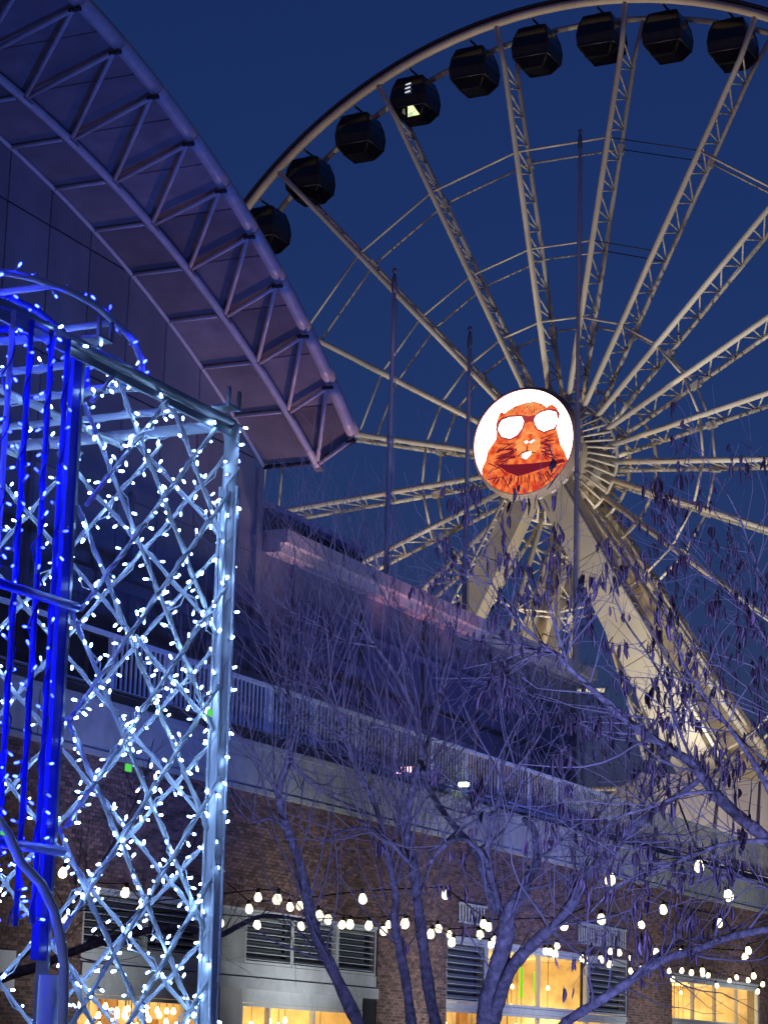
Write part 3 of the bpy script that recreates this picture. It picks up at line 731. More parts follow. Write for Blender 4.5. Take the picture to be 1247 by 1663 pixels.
glabels = {-7: 'dark cabin half hidden by the canopy edge, lowest on the wheel\'s left arc', -6: 'dark wheel cabin next above the one half hidden by the canopy', -5: 'dark wheel cabin just below and left of the lit cabin',
           -4: 'dark wheel cabin with a bright yellow-green lit window panel', -3: 'dark wheel cabin just above and right of the lit cabin', -2: 'dark wheel cabin second above the lit cabin',
           -1: 'dark wheel cabin brushing the left side of the spoke at the wheel\'s top', 0: 'dark wheel cabin just right of the top spoke, highest on the wheel', 1: 'dark wheel cabin crossed by a spoke, rightmost on the wheel',
           -8: 'dark wheel cabin behind the canopy, below the half hidden one', 2: 'dark wheel cabin beyond the spoke-crossed one on the wheel\'s falling side'}
for k in range(-8, 3):
    t = PH + (k + .5) * 2 * math.pi / 42
    c = wp(t, WR, 0) - Z * .36
    go = thing('gondola', glabels[k], 'gondola', c, 'cabins hanging on the wheel')
    inst(GB, 'body', Matrix.Translation(c), go); 
    for q in GW: inst(q, 'window', Matrix.Translation(c), go)
    for q in GT: inst(q, 'trim', Matrix.Translation(c), go)
    inst(GH, 'hanger', Matrix.Translation(c), go)
    if k == -4:
        lm = emit('cabin_light', (.95, 1.0, .45), 1.5, noise=(3.0, (.25, .38, .25)), sample=False)
        c0 = Vector(c) - Z * 2.25 - AX * .80
        fdir = (Z * -.6 + AX * .35).normalized()
        b = MB(); b.prism([c0 + EE * -.10 + fdir * .30, c0 + EE * .62 + fdir * .26, c0 + EE * .34 - fdir * .30, c0 + EE * .02 - fdir * .28], -AX * .03 - Z * .02); b.build('lit_window', lm, go)
        b = MB(); b.prism([c0 + EE * -.40 + fdir * .02, c0 + EE * -.24 + fdir * .16, c0 + EE * -.22 - fdir * .2, c0 + EE * -.30 - fdir * .2], -AX * .03 - Z * .02); b.build('lit_window', emit('cabin_dim', (.5, .55, .4), .25, sample=False), go)
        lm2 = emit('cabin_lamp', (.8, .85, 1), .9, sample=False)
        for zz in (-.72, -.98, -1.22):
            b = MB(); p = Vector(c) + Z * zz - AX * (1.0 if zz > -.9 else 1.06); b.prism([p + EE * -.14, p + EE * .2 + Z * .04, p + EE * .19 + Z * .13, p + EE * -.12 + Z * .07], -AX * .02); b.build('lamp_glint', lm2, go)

# wheel station: pale pavilion at the foot of the wheel
st = thing('wheel_station', 'pale sloping-roofed station pavilion at the foot of the wheel behind the railing', 'pavilion', LB(-8, 16))
def st_p(px, py, Y): return at(px, py, Y)
A1 = at(930, 1330, 109); A2 = at(1045, 1253, 109); A3 = at(1300, 1275, 103); A4 = at(1300, 1720, 103)
b = MB(); b.prism([A1, A2, A3, A4, at(930, 1700, 109)], AX * 3.5); b.build('sloping_wall', M['white_panel'], st)
for f in (.25, .5, .75):
    p = A2.lerp(A3, f); q = at(930 + 370 * f, 1680, 109 - 6 * f); b = MB(); b.tube([p - AX * .06, q - AX * .06], .05, 5); b.build('wall_seam', M['concrete'], st)
b = MB(); b.box(LB(-4, 4), EE * 26, AX * 12, Z * 7.5); b.build('podium', M['concrete'], st)

# floodlights that wash the wheel
def flood(loc, target, e, color, size, lens, label, cat='floodlight', group=None, blend=.6):
    loc = Vector(loc); d = (Vector(target) - loc).normalized()
    t = thing('floodlight', label, cat, (loc.x, loc.y, loc.z - .35), group)
    x = d.cross(Z).normalized(); y = x.cross(d)
    b = MB(); b.cbox(loc - d * .12, x * .5, y * .34, d * .16); b.build('lamp_housing', M['lampcase'], t)
    b = MB(); b.cbox(loc - d * .035, x * .44, y * .28, d * .012); b.build('lens', lens, t)
    b = MB(); b.tube([loc - x * .28 - Z * .33, loc - x * .28 - d * .1], .02, 5); b.tube([loc + x * .28 - Z * .33, loc + x * .28 - d * .1], .02, 5); b.cbox(loc - Z * .34, x * .6, x.cross(Z) * .2, Z * .03); b.build('bracket', M['lampcase'], t)
    lamp('beam', 'SPOT', loc, e, color, target, size, blend, .25, t)
    return t
WARM = (1.0, .90, .74)
flood(A2.lerp(A3, .30) + AX * 1.6 + Z * .36, WC + EE * 4 + Z * 6, 8000, WARM, 120, M['lens'], 'warm floodlight on the wheel station\'s roof edge, aimed up at the spokes')
flood(LB(-14, -8) + Z * .4, WC - EE * 2 + Z * 2, 21000, WARM, 105, M['lens'], 'warm floodlight on the ground before the wheel\'s inner leg')
flood(LB(-5, 24) + Z * 8.2, WC + EE * 10 - Z * 10, 9000, (1, .72, .38), 80, M['lens'], 'warm floodlight on the wheel podium corner')
flood(LB(-5, -14) + Z * 14.6, WC - EE * 6 - Z * 10, 9000, (1, .68, .30), 80, M['lens'], 'amber floodlight behind the roof washing the wheel legs')

# ================================================================== GIFT BOX LIGHT SCULPTURE
GBX = at(378, 690, 5.6); GZ = GBX.z; G0 = Vector((GBX.x, GBX.y, 0))
def G(s, z, off=0.0): return G0 + U * s + N * off + Z * z
gift = thing('gift_box_light_sculpture', 'large gift-box frame of white lattice LED lights with blue ribbon and bow', 'light sculpture', G(-.92, 0, -.92))
SZ = 1.84; ZB = .25
leds = []      # (position, direction, kind)
wires = MB(); bwires = MB()
rg_ = random.Random(11)
def bar(p, q, r, m, name, ledstep=None, kind='w', wrap=True, n=8, slack=.012):
    b = MB(); d = q - p; L = d.length; t = d.normalized()
    b.tube([p, q], r, n); o = b.build(name, m, gift)
    x = t.orthogonal().normalized(); y = t.cross(x)
    if wrap:
        k = max(6, int(L / .028)); pts = []
        ph = rg_.uniform(0, 6)
        for i in range(k + 1):
            a = ph + i * 1.15
            rr = r + .002 + (rg_.uniform(0, slack) if rg_.random() < .12 else 0)
            pts.append(p + t * L * i / k + (x * math.cos(a) + y * math.sin(a)) * rr)
        (wires if kind == 'w' else bwires).tube(pts, .0021, 4)
    if ledstep:
        z = rg_.uniform(.1, .9) * ledstep
        while z < L:
            a = rg_.uniform(0, 6.283); dr = (x * math.cos(a) + y * math.sin(a) + t * rg_.uniform(-.9, .9) + Vector((rg_.uniform(-.3, .3),) * 3)).normalized()
            leds.append((p + t * z + (x * math.cos(a) + y * math.sin(a)) * r, dr, kind))
            z += ledstep * rg_.uniform(.55, 1.45)
    return o
PR = .019
cor = [(0, 0), (-SZ, 0), (-SZ, -SZ), (0, -SZ)]
for (s, o) in cor: bar(G(s, 0, o), G(s, GZ, o), PR, M['whitesteel'], 'corner_post', .028, 'w', True, 12)
# extra sleeve of wires on the right corner post
for q in range(5):
    a = q * 1.3; wires.tube([G(.0, z, .0) + (U * math.cos(a + z * .6) + N * math.sin(a + z * .6)) * (PR + .004) for z in [ZB + .1 * i for i in range(int((GZ - ZB) / .1))]], .0045, 5)
for (s0, o0), (s1, o1) in zip(cor, cor[1:] + cor[:1]):
    top_m = M['greysteel'] if (o0 == 0 and o1 == 0) else M['whitesteel']
    bar(G(s0, GZ, o0), G(s1, GZ, o1), .0145, top_m, 'top_rail', .06 if top_m == M['whitesteel'] else .09, 'w', top_m == M['whitesteel'], 10)
    bar(G(s0, ZB, o0), G(s1, ZB, o1), .03, M['whitesteel'], 'bottom_rail', None, 'w', False, 8)
# angle bar under the front top rail, clamps with bolts
b = MB(); b.box(G(-SZ, GZ - .036, .003), U * SZ, N * .008, Z * .018); b.build('angle_bar', M['greysteel'], gift)
for s in (-.035, -.63, -1.2):
    b = MB(); b.cbox(G(s, GZ + .034, 0), U * .06, N * .05, Z * .006); cl = b.build('clamp', M['greysteel'], gift)
    for q in (-.026, .026):
        b = MB(); b.lathe(G(s + q, GZ + .03, .02), Z, [(0, .006), (.045, .006), (.05, .004)], 6); b.build('bolt', M['greysteel'], cl)
# lattice bars on the faces, clipped to rectangles
def lattice(P, a0, a1, z0, z1, step, r, ledstep, nm='lattice_bar', m=None, ph=(0.0, 0.0)):
    for sg in (1, -1):
        c = -4
        while c < 36:
            # line: z = sg*a + k ; clip
            k = c * step + ph[0 if sg > 0 else 1]
            pts = []
            for a in (a0, a1):
                z = sg * a + k
                if z0 <= z <= z1: pts.append((a, z))
            for z in (z0, z1):
                a = (z - k) / sg
                if a0 < a < a1: pts.append((a, z))
            if len(pts) >= 2:
                (aa, za), (ab, zb) = pts[0], pts[1]
                if math.hypot(ab - aa, zb - za) > .06:
                    jit = rg_.uniform(-.006, .006)
                    bar(P(aa, za, sg * .009 + jit), P(ab, zb, sg * .009 + jit), r, m or M['whitesteel'], nm, ledstep)
            c += 1
ST = .233
lattice(lambda a, z, j: G(a, z, j), -.655, -.01, ZB, GZ - .03, ST, .0050, .039, ph=(.15, .005))
lattice(lambda a, z, j: G(a, z, j), -SZ, -1.19, ZB, GZ - .03, ST, .0050, .07, ph=(.15, .005))
lattice(lambda a, z, j: G(0 + j, z, a), -SZ, -.02, ZB, GZ - .03, ST, .0048, .044, ph=(.02, .02))
lattice(lambda a, z, j: G(-SZ + j, z, a), -SZ, -.02, 1.4, GZ - .03, ST * 2, .007, .2, ph=(.03, .03))
lattice(lambda a, z, j: G(a, z, -SZ + j), -SZ, -.02, 1.4, GZ - .03, ST * 2, .007, .2, ph=(.09, .09))
# lid: bars across the top
for k in range(1, 9):
    s = -SZ * k / 9
    bar(G(s, GZ - .012, -.02), G(s, GZ - .012, -SZ), .009, M['whitesteel'], 'lid_bar', .08)
for k in range(1, 6):
    o = -SZ * k / 6
    bar(G(-.01, GZ - .03, o), G(-SZ, GZ - .03, o), .009, M['whitesteel'], 'lid_bar', .12)
# blue ribbon down the front
b = MB(); b.box(G(-.700, 1.78, -.03), U * .03, N * .02, Z * (GZ - 1.785)); b.build('ribbon_post', M['bluelitsteel'], gift)  # blue-lit half of the post, its grey half is the next box
b = MB(); b.box(G(-.6685, ZB, -.036), U * .010, N * .028, Z * (GZ - .26)); b.build('ribbon_post', M['greysteel'], gift)
b = MB(); b.box(G(-1.19, 1.78, -.03), U * .03, N * .02, Z * (GZ - 1.785)); b.build('ribbon_post', M['bluelitsteel'], gift)
b = MB(); b.tube([G(-.685, 0, .01), G(-.685, 1.75, .01)], .022, 8); b.build('lower_post', M['whitesteel'], gift)
for s, k in ((-.762, 'b'), (-.825, 'b'), (-.905, 'b'), (-.975, 'b'), (-1.05, 'b'), (-1.12, 'b')):
    bar(G(s, 1.86 - abs(s + .7) * .15, .012), G(s, GZ - .005, .012), .0062, M['bluelitsteel'] if s != -.975 else M['whitesteel'], 'ribbon_bar', .045, k)
    bar(G(s, GZ + .012, 0.0), G(s, GZ + .012, -SZ), .008, M['bluelitsteel'], 'ribbon_bar', .12, k)
for z in (2.52, 2.0):
    b = MB(); b.tube([G(-1.17, z, .02), G(-.68, z + .005, .02)], .011, 8); b.build('ribbon_rung', M['bluelitsteel'], gift)
# curved ribbon tail
tp = [(-1.0, 2.06), (-.93, 2.02), (-.877, 1.966), (-.80, 1.93), (-.745, 1.88), (-.712, 1.82), (-.695, 1.77), (-.688, 1.70), (-.686, 1.58)]
b = MB(); b.tube([G(s, z, .05) for s, z in tp], .0105, 10); b.build('ribbon_tail', M['whitesteel'], gift)
# bow loops
rb = [(-1.30, 3.08), (-1.20, 3.125), (-1.10, 3.16), (-1.0, 3.185), (-.89, 3.208), (-.785, 3.222), (-.70, 3.229), (-.608, 3.228), (-.53, 3.214), (-.459, 3.198), (-.418, 3.17), (-.402, 3.14), (-.400, 3.105)]
rbl = [(-1.30 - (s + 1.30), z) for s, z in rb]
def smooth(pts, n=6):
    out = []
    for i in range(len(pts) - 1):
        p0, p1, p2, p3 = pts[max(i - 1, 0)], pts[i], pts[i + 1], pts[min(i + 2, len(pts) - 1)]
        for k in range(n):
            t = k / n
            out.append(tuple(.5 * ((2 * b_) + (-a_ + c_) * t + (2 * a_ - 5 * b_ + 4 * c_ - d_) * t * t + (-a_ + 3 * b_ - 3 * c_ + d_) * t ** 3) for a_, b_, c_, d_ in zip(p0, p1, p2, p3)))
    return out + [pts[-1]]
for loop in (rb, rbl):
    dirn = 1 if loop is rb else -1
    for off in (-.02, -.17):
        pts = [G(s, z + .06 * (off < -.1) * 0, off) for s, z in smooth(loop)]
        b = MB(); b.tube(pts, .008, 8); lo = b.build('bow_loop', M['bluelitsteel'] if off < -.1 else M['whitesteel'], gift)
        for i in range(2, len(pts), 4):
            leds.append((pts[i] + Z * rg_.choice((-.014, .012)), Vector((rg_.uniform(-1, 1), rg_.uniform(-1, 1), rg_.uniform(-.6, .8))).normalized(), 'b'))
    for i in (2, 5, 8, 12):
        s, z = loop[i]; b = MB(); b.tube([G(s, z, -.02), G(s, z, -.19)], .008, 6); b.build('bow_rung', M['whitesteel'], lo)
    b = MB(); b.tube([G(loop[12][0], loop[12][1], -.02), G(loop[12][0] - dirn * .45, GZ + .02, -.03)], .008, 6); b.build('bow_rung', M['whitesteel'], lo)
# green tags
for px, py in ((341, 1157), (8, 1350), (209, 1247)):
    p = at_plane(px, py, G(0, 0, .05), N); b = MB(); b.cbox(p, U * .022, N * .004, Z * .016); b.build('green_tag', M['greentag'], gift)
tag(wires.build('light_string_wire', M['wire'], gift), kind='stuff'); tag(bwires.build('blue_light_string_wire', M['bluewire'], gift), kind='stuff')
# LED bulbs
def ledmesh(m):
    b = MB(); b.lathe(Vector(), Z, [(.004, .0018), (.010, .0022), (.014, .0030), (.0175, .0026), (.0195, .0010)], 6); return b.mesh('led_bulb', m)
LW, LBm = ledmesh(M['led_white']), ledmesh(M['led_blue'])
SK = MB().lathe(Vector(), Z, [(-.004, .003), (.008, .0038)], 5).mesh('led_socket', M['socket'])
vis = []; far_ = []
for L in leds:
    x, y, d = project(L[0])
    if -25 < x < 1270 and -20 < y < 1690: vis.append((d + (0 if x > 2 else 5), L))
    else: far_.append(L)
vis.sort(key=lambda t: t[0])
def ledmat(L): return Matrix.Translation(L[0]) @ L[1].to_track_quat('Z', 'Y').to_matrix().to_4x4()
for d, L in vis[:300]:
    o = inst(LW if L[2] == 'w' else LBm, 'led_bulb', ledmat(L), gift)
def joined(lst, me, name, m):
    b = MB()
    for L in lst:
        M4 = ledmat(L); i = len(b.v)
        for v in me.vertices: b.v.append(M4 @ v.co)
        for p in me.polygons: b.f.append(tuple(i + q for q in p.vertices)); b.sm.append(True)
    o = b.build(name, m, gift); tag(o, kind='stuff')
rest_ = [L for d, L in vis[300:]]
joined([L for L in rest_ + far_ if L[2] == 'w'], LW, 'white_leds', M['led_white'])
joined([L for L in rest_ + far_ if L[2] == 'b'], LBm, 'blue_leds', M['led_blue'])
joined([L for d, L in vis] , SK, 'led_sockets', M['socket'])
print('LEDS', len(vis), len(far_))

# ================================================================== FESTOON STRINGS
STR = [
 ('string of glowing bulbs across the first brick bay, lower row by the louvres', 3.15, [(106, 1490), (354, 1497), (417, 1502), (487, 1505), (558, 1503), (600, 1503), (658, 1499), (701, 1516), (736, 1530), (795, 1536)]),
 ('string of glowing bulbs over the louvres, between the two left trunks', 3.35, [(404, 1476), (470, 1474), (517, 1486), (531, 1492), (569, 1500), (621, 1511), (631, 1503), (710, 1508), (729, 1519), (777, 1517), (801, 1527)]),
 ('topmost string of bulbs on the left, starting behind the light box', 3.3, [(106, 1418), (151, 1447), (206, 1449), (232, 1478), (419, 1458), (452, 1459), (485, 1472), (588, 1460), (721, 1454), (784, 1501), (794, 1505), (914, 1502)]),
 ('long string of small bulbs just above the orange middle window', 3.3, [(884, 1546), (893, 1546), (902, 1549), (949, 1559), (974, 1558), (991, 1566), (1022, 1578), (1092, 1591), (1162, 1602), (1231, 1611)]),
 ('long string of small bulbs between middle window and far brick pier', 3.4, [(903, 1537), (947, 1556), (992, 1546), (1003, 1548), (1023, 1557), (1040, 1574), (1055, 1568), (1064, 1566), (1088, 1578), (1107, 1577), (1123, 1580), (1140, 1577), (1141, 1584), (1151, 1585), (1184, 1594), (1194, 1589), (1213, 1593), (1239, 1599)]),
 ('string of larger bulbs sloping past the right brick pier', 3.25, [(975, 1492), (1039, 1503), (1063, 1547), (1107, 1548), (1209, 1554), (1222, 1585)]),
 ('nearest string of big bulbs falling from the bare branches to the right', 3.3, [(990, 1426), (1075, 1478), (1167, 1499), (1213, 1544)]),
 ('short string of two big bulbs at the upper right among seed pods', 3.3, [(1135, 1408), (1179, 1454)]),
]
BULB = MB().lathe(Vector(), -Z, [(.02, .016), (.045, .030), (.075, .040), (.10, .036), (.118, .018)], 10).mesh('bulb', M['bulb'])
BSK = MB().lathe(Vector(), -Z, [(-.02, .012), (.0, .02), (.03, .02)], 8).mesh('socket', M['bulbsocket'])
for lab, zz, pts in STR:
    ps = []
    for (x, y) in pts:
        p = at_z(x, y - 2, zz + random.uniform(-.05, .05)); 
        if (p - W(0, 0, 0)).dot(N) < .35: p = at_plane(x, y, W(0, 0, .35), N)
        ps.append(p)
    t = thing('string_light', lab, 'string lights', ps[0], 'festoon strings over the plaza')
    cab = MB(); cp = []
    path = [ps[0] - (ps[1] - ps[0]) * .6 + Z * .25] + ps + [ps[-1] + (ps[-1] - ps[-2]) * .6 + Z * .25]
    for a_, b_ in zip(path, path[1:]):
        L = (b_ - a_).length
        for k in range(6):
            f = k / 6; cp.append(a_.lerp(b_, f) + Z * (.075 - 4 * f * (1 - f) * -.0 + min(.16, .02 * L) * (-4 * f * (1 - f)) * .0 ))
    cp.append(path[-1] + Z * .075)
    cab.tube(cp, .008, 5); cab.build('cable', M['cable'], t)
    for p in ps:
        sc_ = random.uniform(1.05, 1.35)
        tl = Matrix.Rotation(random.uniform(-.25, .25), 4, 'X') @ Matrix.Rotation(random.uniform(-.25, .25), 4, 'Y')
        o = inst(BULB, 'bulb', Matrix.Translation(p + Z * .07) @ tl @ Matrix.Scale(sc_, 4), t)
        inst(BSK, 'socket', Matrix.Translation(p + Z * .07) @ tl @ Matrix.Scale(sc_, 4), o)

# ================================================================== TREES
rt = random.Random(21)
def limb_pts(px, Y0, dY, r0, r1):
    """pixel trace at a distance Y0 that drifts by dY; radii in metres"""
    out = []; n = len(px)
    sm = smooth([(float(a), float(b)) for a, b in px], 4)
    m = len(sm)
    for k, (x, y) in enumerate(sm):
        f = k / (m - 1)
        out.append((at(x, y, Y0 + dY * f + .12 * math.sin(f * 5 + x * .01)), r0 + (r1 - r0) * f))
    return out
def twig(mb, p, d, L, r, level, P, pods):
    n = max(3, int(L / .10)); pts = [p]; rad = [r]; d = d.normalized(); q = p.copy()
    step = L / n; kids = []
    for i in range(n):
        d = (d + Vector((rt.gauss(0, P['wob']), rt.gauss(0, P['wob']), rt.gauss(0, P['wob']) + P['up'] * .12))).normalized()
        q = q + d * step; pts.append(q.copy()); rad.append(max(.0011, r * (1 - .72 * (i + 1) / n)))
        if level < P['lev'] and rt.random() < P['dens'] and i < n - 1: kids.append((q.copy(), d.copy(), rad[-1], i / n))
    mb.tube(pts, rad, 3 if r < .006 else 5, cap=False)
    for (kp, kd, kr, f) in kids:
        a = rt.uniform(.45, .95); perp = kd.cross(Vector((rt.gauss(0, 1), rt.gauss(0, 1), rt.gauss(0, 1)))).normalized()
        nd = kd * math.cos(a) + perp * math.sin(a); nd.z += P['up'] * .25
        twig(mb, kp, nd, L * (1 - f * .6) * rt.uniform(.35, .7), max(.0013, kr * .65), level + 1, P, pods)
    if P['pod'] and level >= 1 and rt.random() < P['pod']:
        for _ in range(rt.choice((3, 4, 5, 6))): pods.append((pts[-1 - rt.randrange(0, min(3, len(pts)))] + Vector((rt.gauss(0, .022), rt.gauss(0, .022), 0)), rt.uniform(0, 6.3)))
def make_tree(name, label, limbs, P, base, trunk_idx):
    t = thing(name, label, 'tree', base, 'bare trees in the plaza')
    mb = MB(); tw = MB(); pods = []
    for spec in limbs:
        px, Y0, dY, r0, r1, ntw = spec[:6]
        lp = limb_pts(px, Y0, dY, r0, r1)
        pts = [a for a, b in lp]; rad = [b * .76 * rt.uniform(.88, 1.12) for a, b in lp]
        if len(spec) > 6 and spec[6] == 'ground':
            pts = [Vector((pts[0].x + (pts[0].x - pts[3].x) * .5, pts[0].y, -.05)), ] + pts; rad = [rad[0] * 1.25] + rad
        mb.tube(pts, rad, 10 if r0 > .02 else 7)
        m = len(pts); lo = 0 if r0 < .03 else int(m * .25)
        for _ in range(int(ntw * P['mul'])):
            i = rt.randrange(max(1, lo), m - 1); f = i / m
            ax = (pts[i + 1] - pts[i]).normalized(); perp = ax.cross(Vector((rt.gauss(0, 1), rt.gauss(0, 1), rt.gauss(0, 1)))).normalized()
            a = rt.uniform(.5, 1.2); d = ax * math.cos(a) + perp * math.sin(a); d.z += P['up'] * .35
            L = rt.uniform(.5, 1.0) * P['len'] * (1.05 - .35 * f)
            twig(tw, pts[i], d, L, min(rad[i] * .5, rt.uniform(.003, .0075)), 0, P, pods)
    mb.build('trunk', M['bark'], t); tw.build('crown', M['twig'], t)
    rt.shuffle(pods)
    for j, (p, a) in enumerate(pods[:300]):
        me = PODS[j % len(PODS)]
        inst(me, 'seed_pod', Matrix.Translation(p) @ Matrix.Rotation(a, 4, 'Z') @ Matrix.Rotation(rt.gauss(0, .28), 4, 'X') @ Matrix.Scale(rt.uniform(.65, 1.2), 4), t)
    if len(pods) > 300:
        b = MB()
        for j, (p, a) in enumerate(pods[300:1700]):
            me = PODS[j % len(PODS)]; M4 = Matrix.Translation(p) @ Matrix.Rotation(a, 4, 'Z') @ Matrix.Rotation(rt.gauss(0, .28), 4, 'X') @ Matrix.Scale(rt.uniform(.65, 1.2), 4); i = len(b.v)
            for v in me.vertices: b.v.append(M4 @ v.co)
            for q in me.polygons: b.f.append(tuple(i + z for z in q.vertices)); b.sm.append(True)
        tag(b.build('seed_pods', M['pod'], t), kind='stuff')
    print(name, 'pods', len(pods), 'twig faces', len(tw.f))
    return t
PODS = []
for k in range(5):
    b = MB(); L = .062 + .010 * k; w = .0065; curve = .006 * (k - 2)
    prof = [(0, .001), (.12, .0015), (.2, .007), (.5, .0105), (.8, .008), (1, .0008)]
    i0 = 0
    for f, ww in prof:
        c = Vector((curve * math.sin(f * 3.1), 0, -f * L))
        for dx, dy in ((ww, 0), (0, .002), (-ww, 0), (0, -.002)): b.v.append(c + Vector((dx, dy, 0)))
    for q in range(len(prof) - 1):
        for j in range(4): a = q * 4 + j; c_ = q * 4 + (j + 1) % 4; b.f.append((a, a + 4, c_ + 4, c_)); b.sm.append(True)
    PODS.append(b.mesh('seed_pod', M['pod']))
PL = dict(wob=.11, up=1.0, lev=2, dens=.40, len=1.2, pod=.008, mul=1.05)
TL = [
 ([(600, 1700), (579, 1657), (558, 1613), (535, 1564), (514, 1523), (502, 1477), (494, 1431), (481, 1385), (468, 1348), (453, 1300), (458, 1263), (471, 1232)], 13.6, .2, .055, .024, 16, 'ground'),
 ([(471, 1232), (473, 1207), (471, 1143), (466, 1117), (458, 1066), (442, 1035), (420, 985), (398, 930), (385, 870)], 13.8, .3, .021, .004, 26),
 ([(471, 1232), (495, 1262), (530, 1290), (575, 1310), (620, 1330)], 13.8, -.3, .014, .006, 12),
 ([(453, 1296), (430, 1250), (405, 1212), (380, 1190), (362, 1185)], 13.7, -.4, .014, .004, 12),
 ([(468, 1348), (440, 1330), (410, 1335), (385, 1310), (372, 1280)], 13.7, -.2, .012, .004, 10),
 ([(672, 1700), (668, 1663), (660, 1600), (650, 1545), (641, 1503), (642, 1455), (636, 1420), (625, 1370), (610, 1310), (575, 1240), (560, 1200), (540, 1140), (520, 1085)], 13.4, .4, .042, .010, 30, 'ground'),
 ([(718, 1720), (707, 1663), (696, 1605), (686, 1528), (678, 1464), (671, 1400), (661, 1357), (663, 1318), (673, 1267), (684, 1233), (680, 1195), (673, 1159), (645, 1100), (610, 1050), (578, 1005), (545, 940), (520, 880)], 13.5, .6, .050, .007, 46, 'ground'),
 ([(671, 1410), (640, 1375), (612, 1350), (585, 1345), (555, 1350), (520, 1370)], 13.5, -.4, .018, .006, 14),
 ([(684, 1233), (700, 1190), (712, 1150), (718, 1100), (735, 1050), (742, 1000), (740, 950)], 13.7, .6, .018, .004, 26),
 ([(673, 1159), (660, 1100), (650, 1030), (630, 980), (600, 925), (575, 870), (560, 800)], 13.8, .5, .012, .003, 20),
 ([(610, 1050), (560, 1040), (510, 1010), (460, 985), (420, 950)], 13.9, -.4, .010, .003, 14),
 ([(540, 1140), (500, 1090), (480, 1040), (470, 980), (480, 910), (470, 850)], 13.6, .4, .010, .003, 16),
 ([(684, 1249), (704, 1295), (740, 1344), (771, 1382), (789, 1440), (806, 1480)], 13.5, -.9, .020, .028, 6),
 ([(645, 1190), (610, 1180), (570, 1195), (530, 1205), (490, 1190), (455, 1200)], 13.6, -.5, .010, .003, 12),
]
make_tree('bare_tree', 'bare multi-stemmed tree with fine upswept twigs between light box and middle trunk', TL, PL, at(660, 1760, 13.5) * 1, 0)
PM = dict(wob=.16, up=.5, lev=2, dens=.36, len=1.0, pod=.08, mul=1.1)
TM = [
 ([(770, 1760), (789, 1663), (796, 1620), (812, 1560), (822, 1510), (824, 1490), (836, 1465), (850, 1445), (858, 1425), (872, 1395), (868, 1350), (850, 1330)], 12.4, .3, .085, .020, 16, 'ground'),
 ([(800, 1660), (814, 1612), (834, 1567), (874, 1525), (909, 1495), (934, 1460), (949, 1425), (989, 1385), (1024, 1350), (1064, 1315), (1110, 1285), (1140, 1262)], 12.4, -.5, .050, .018, 30),
 ([(1012, 1360), (1035, 1320), (1052, 1290), (1060, 1262), (1075, 1235)], 12.0, -.3, .016, .006, 12),
 ([(822, 1510), (812, 1480), (803, 1440), (790, 1400), (793, 1370), (800, 1330), (806, 1310), (814, 1280), (817, 1228), (825, 1203), (853, 1151), (880, 1110)], 12.5, .5, .030, .006, 26),
 ([(818, 1270), (858, 1223), (884, 1182), (907, 1144), (930, 1100)], 12.6, .3, .011, .004, 12),
 ([(700, 1400), (720, 1375), (745, 1362), (775, 1378), (795, 1410)], 12.6, .0, .016, .020, 6),
 ([(806, 1315), (760, 1340), (725, 1365), (700, 1400), (690, 1440)], 12.6, .3, .012, .005, 10),
 ([(872, 1395), (905, 1370), (935, 1340), (970, 1325), (1000, 1290)], 12.5, -.4, .012, .005, 14),
 ([(900, 1690), (919, 1660), (974, 1625), (1019, 1595), (1074, 1560), (1129, 1542), (1190, 1520), (1270, 1505)], 11.6, -.6, .034, .022, 16),
 ([(1019, 1595), (1060, 1555), (1100, 1530), (1150, 1520), (1210, 1500)], 11.4, .2, .012, .006, 10),
]
make_tree('bare_tree', 'bare dark tree with thick forked trunk in front of the orange middle window', TM, PM, at(770, 1770, 12.4), 0)
PRR = dict(wob=.18, up=.1, lev=2, dens=.36, len=.85, pod=.65, mul=1.25)
TR = [
 ([(1420, 1700), (1330, 1450), (1247, 1365), (1204, 1330), (1158, 1286), (1127, 1242), (1081, 1214), (1035, 1183), (989, 1145), (924, 1085), (899, 1060), (850, 1050), (800, 1035)], 11.2, .5, .05, .008, 40, 'ground'),
 ([(1127, 1242), (1100, 1180), (1085, 1120), (1050, 1060), (1010, 1000), (985, 930)], 11.4, .2, .012, .004, 16),
 ([(1300, 1420), (1270, 1330), (1230, 1250), (1190, 1190), (1150, 1140), (1110, 1080), (1090, 1010), (1060, 960)], 11.0, .3, .022, .005, 26),
 ([(1330, 1450), (1300, 1260), (1275, 1130), (1230, 1020), (1180, 960), (1120, 920), (1080, 870)], 11.0, .4, .020, .004, 30),
 ([(1300, 1200), (1260, 1060), (1240, 960), (1215, 880), (1190, 820), (1160, 770)], 10.9, .3, .014, .003, 24),
 ([(1158, 1286), (1110, 1290), (1060, 1310), (1000, 1330), (950, 1380)], 11.2, -.3, .012, .005, 14),
 ([(924, 1085), (900, 1010), (890, 950), (900, 890), (905, 850)], 11.6, .2, .009, .003, 12),
 ([(899, 1060), (840, 1010), (800, 950), (770, 900), (745, 870)], 11.6, .2, .009, .003, 14),
 ([(1247, 1365), (1180, 1370), (1120, 1390), (1050, 1420), (1000, 1440), (960, 1480)], 11.0, -.3, .016, .005, 16),
 ([(1330, 1480), (1240, 1440), (1180, 1420), (1120, 1440)], 10.9, -.2, .014, .004, 12),
]
make_tree('bare_tree', 'seed-pod laden tree whose limbs reach in from the right across the wheel legs', TR, PRR, at(1420, 1780, 11.2), 0)
PD = dict(wob=.13, up=.5, lev=2, dens=.3, len=.9, pod=0, mul=1.2)
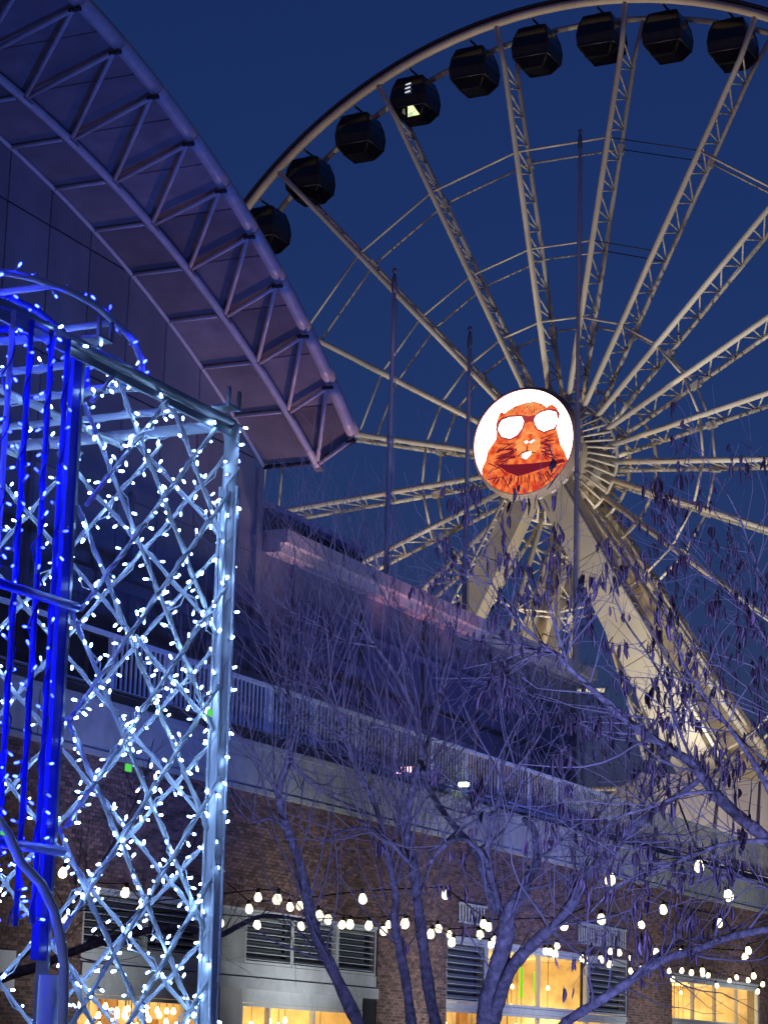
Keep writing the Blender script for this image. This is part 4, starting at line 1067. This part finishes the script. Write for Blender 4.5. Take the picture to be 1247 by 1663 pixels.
TD = [
 ([(-160, 1750), (-80, 1640), (0, 1590), (60, 1570), (120, 1545), (200, 1520), (290, 1505), (350, 1520), (400, 1497), (440, 1487), (520, 1500)], 21.0, .8, .07, .02, 30, 'ground'),
 ([(0, 1590), (70, 1520), (140, 1440), (190, 1360), (230, 1280), (250, 1200)], 21.0, .4, .03, .006, 24),
 ([(120, 1545), (200, 1500), (260, 1440), (310, 1380), (340, 1300)], 21.2, .4, .02, .006, 20),
]
make_tree('bare_tree', 'dark bare tree behind the light box, limbs crossing the louvres', TD, PD, at(-160, 1760, 21), 0)

# blue and violet uplights among the displays, aimed into the trees
flood((.35, 5.6, .4), (.25, 13.6, 4.9), 4800, (.21, .27, 1.0), 52, M['lensblue'], 'blue garden floodlight on the paving beside the light box', group='tree uplights', blend=1.0)
flood((1.8, 6.2, .4), (1.7, 12.0, 4.6), 900, (.28, .29, 1.0), 62, M['lensblue'], 'violet garden floodlight on the paving before the forked tree', group='tree uplights', blend=1.0)
# floodlights for canopy and roof edge, plus added fill lights
flood(W(-6, .5, 9), W(-1, 17, OI), 4600, (.06, .16, 1.0), 75, M['lensblue'], 'blue floodlight on the plaza aimed at the canopy', group='facade floodlights')
flood(W(11, 8.62, -1.0), W(4.2, 16.9, OI), 1500, (1.0, .55, .58), 50, M['lenspink'], 'added pink fill light on the terrace aimed at the canopy end', group='facade floodlights', blend=1.0)  # added fill, stands in for the hub screen's pink glow on the soffit
for k, sx in enumerate((13.2, 15.4, 17.6)):
    flood(W(sx, 8.62, -.75), W(sx + .3, 14.9, OW + .5), 560, (1.0, .36, .40), 30, M['lenspink'], ('first', 'second', 'third')[k] + ' pink floodlight in the terrace row under the glowing roof edge', group='facade floodlights', blend=.8)
for k, (sx, e, nm) in enumerate(((-5, 800, 'behind the light box'), (3.5, 1500, 'below the first louvred bay'), (10, 1600, 'below the narrow brick pier'), (17.5, 1300, 'below the orange middle window'), (26.5, 1500, 'below the wide brick pier'), (36, 1500, 'below the far orange window'))):
    flood(W(sx, .5, 5.2), W(sx, 4.2 if sx < 12 else 5.6, 0), e, (.86, .94, 1.0), 76 if sx < 12 else 110, M['lens'], 'added pale fill light on the paving ' + nm, group='facade floodlights', blend=1.0)  # added fill lights that brighten the brick where the bulbs are too weak
flood(W(17, .5, 14), W(17, 11.5, OW), 6000, (.12, .18, 1.0), 84, M['lensblue'], 'added blue fill light on the plaza aimed at the upper storey', group='facade floodlights', blend=1.0)  # added fill that tints the upper wall blue and lifts its dark end
_t = at(1090, 1300, 107); _b = _t - U * 9.5
flood((_b.x, _b.y, .4), _t, 7500, (1.0, .84, .76), 95, M['lens'], 'added pale fill light on the ground behind the brick building, before the wheel station', group='facade floodlights')  # added lamp, there only to brighten the station wall
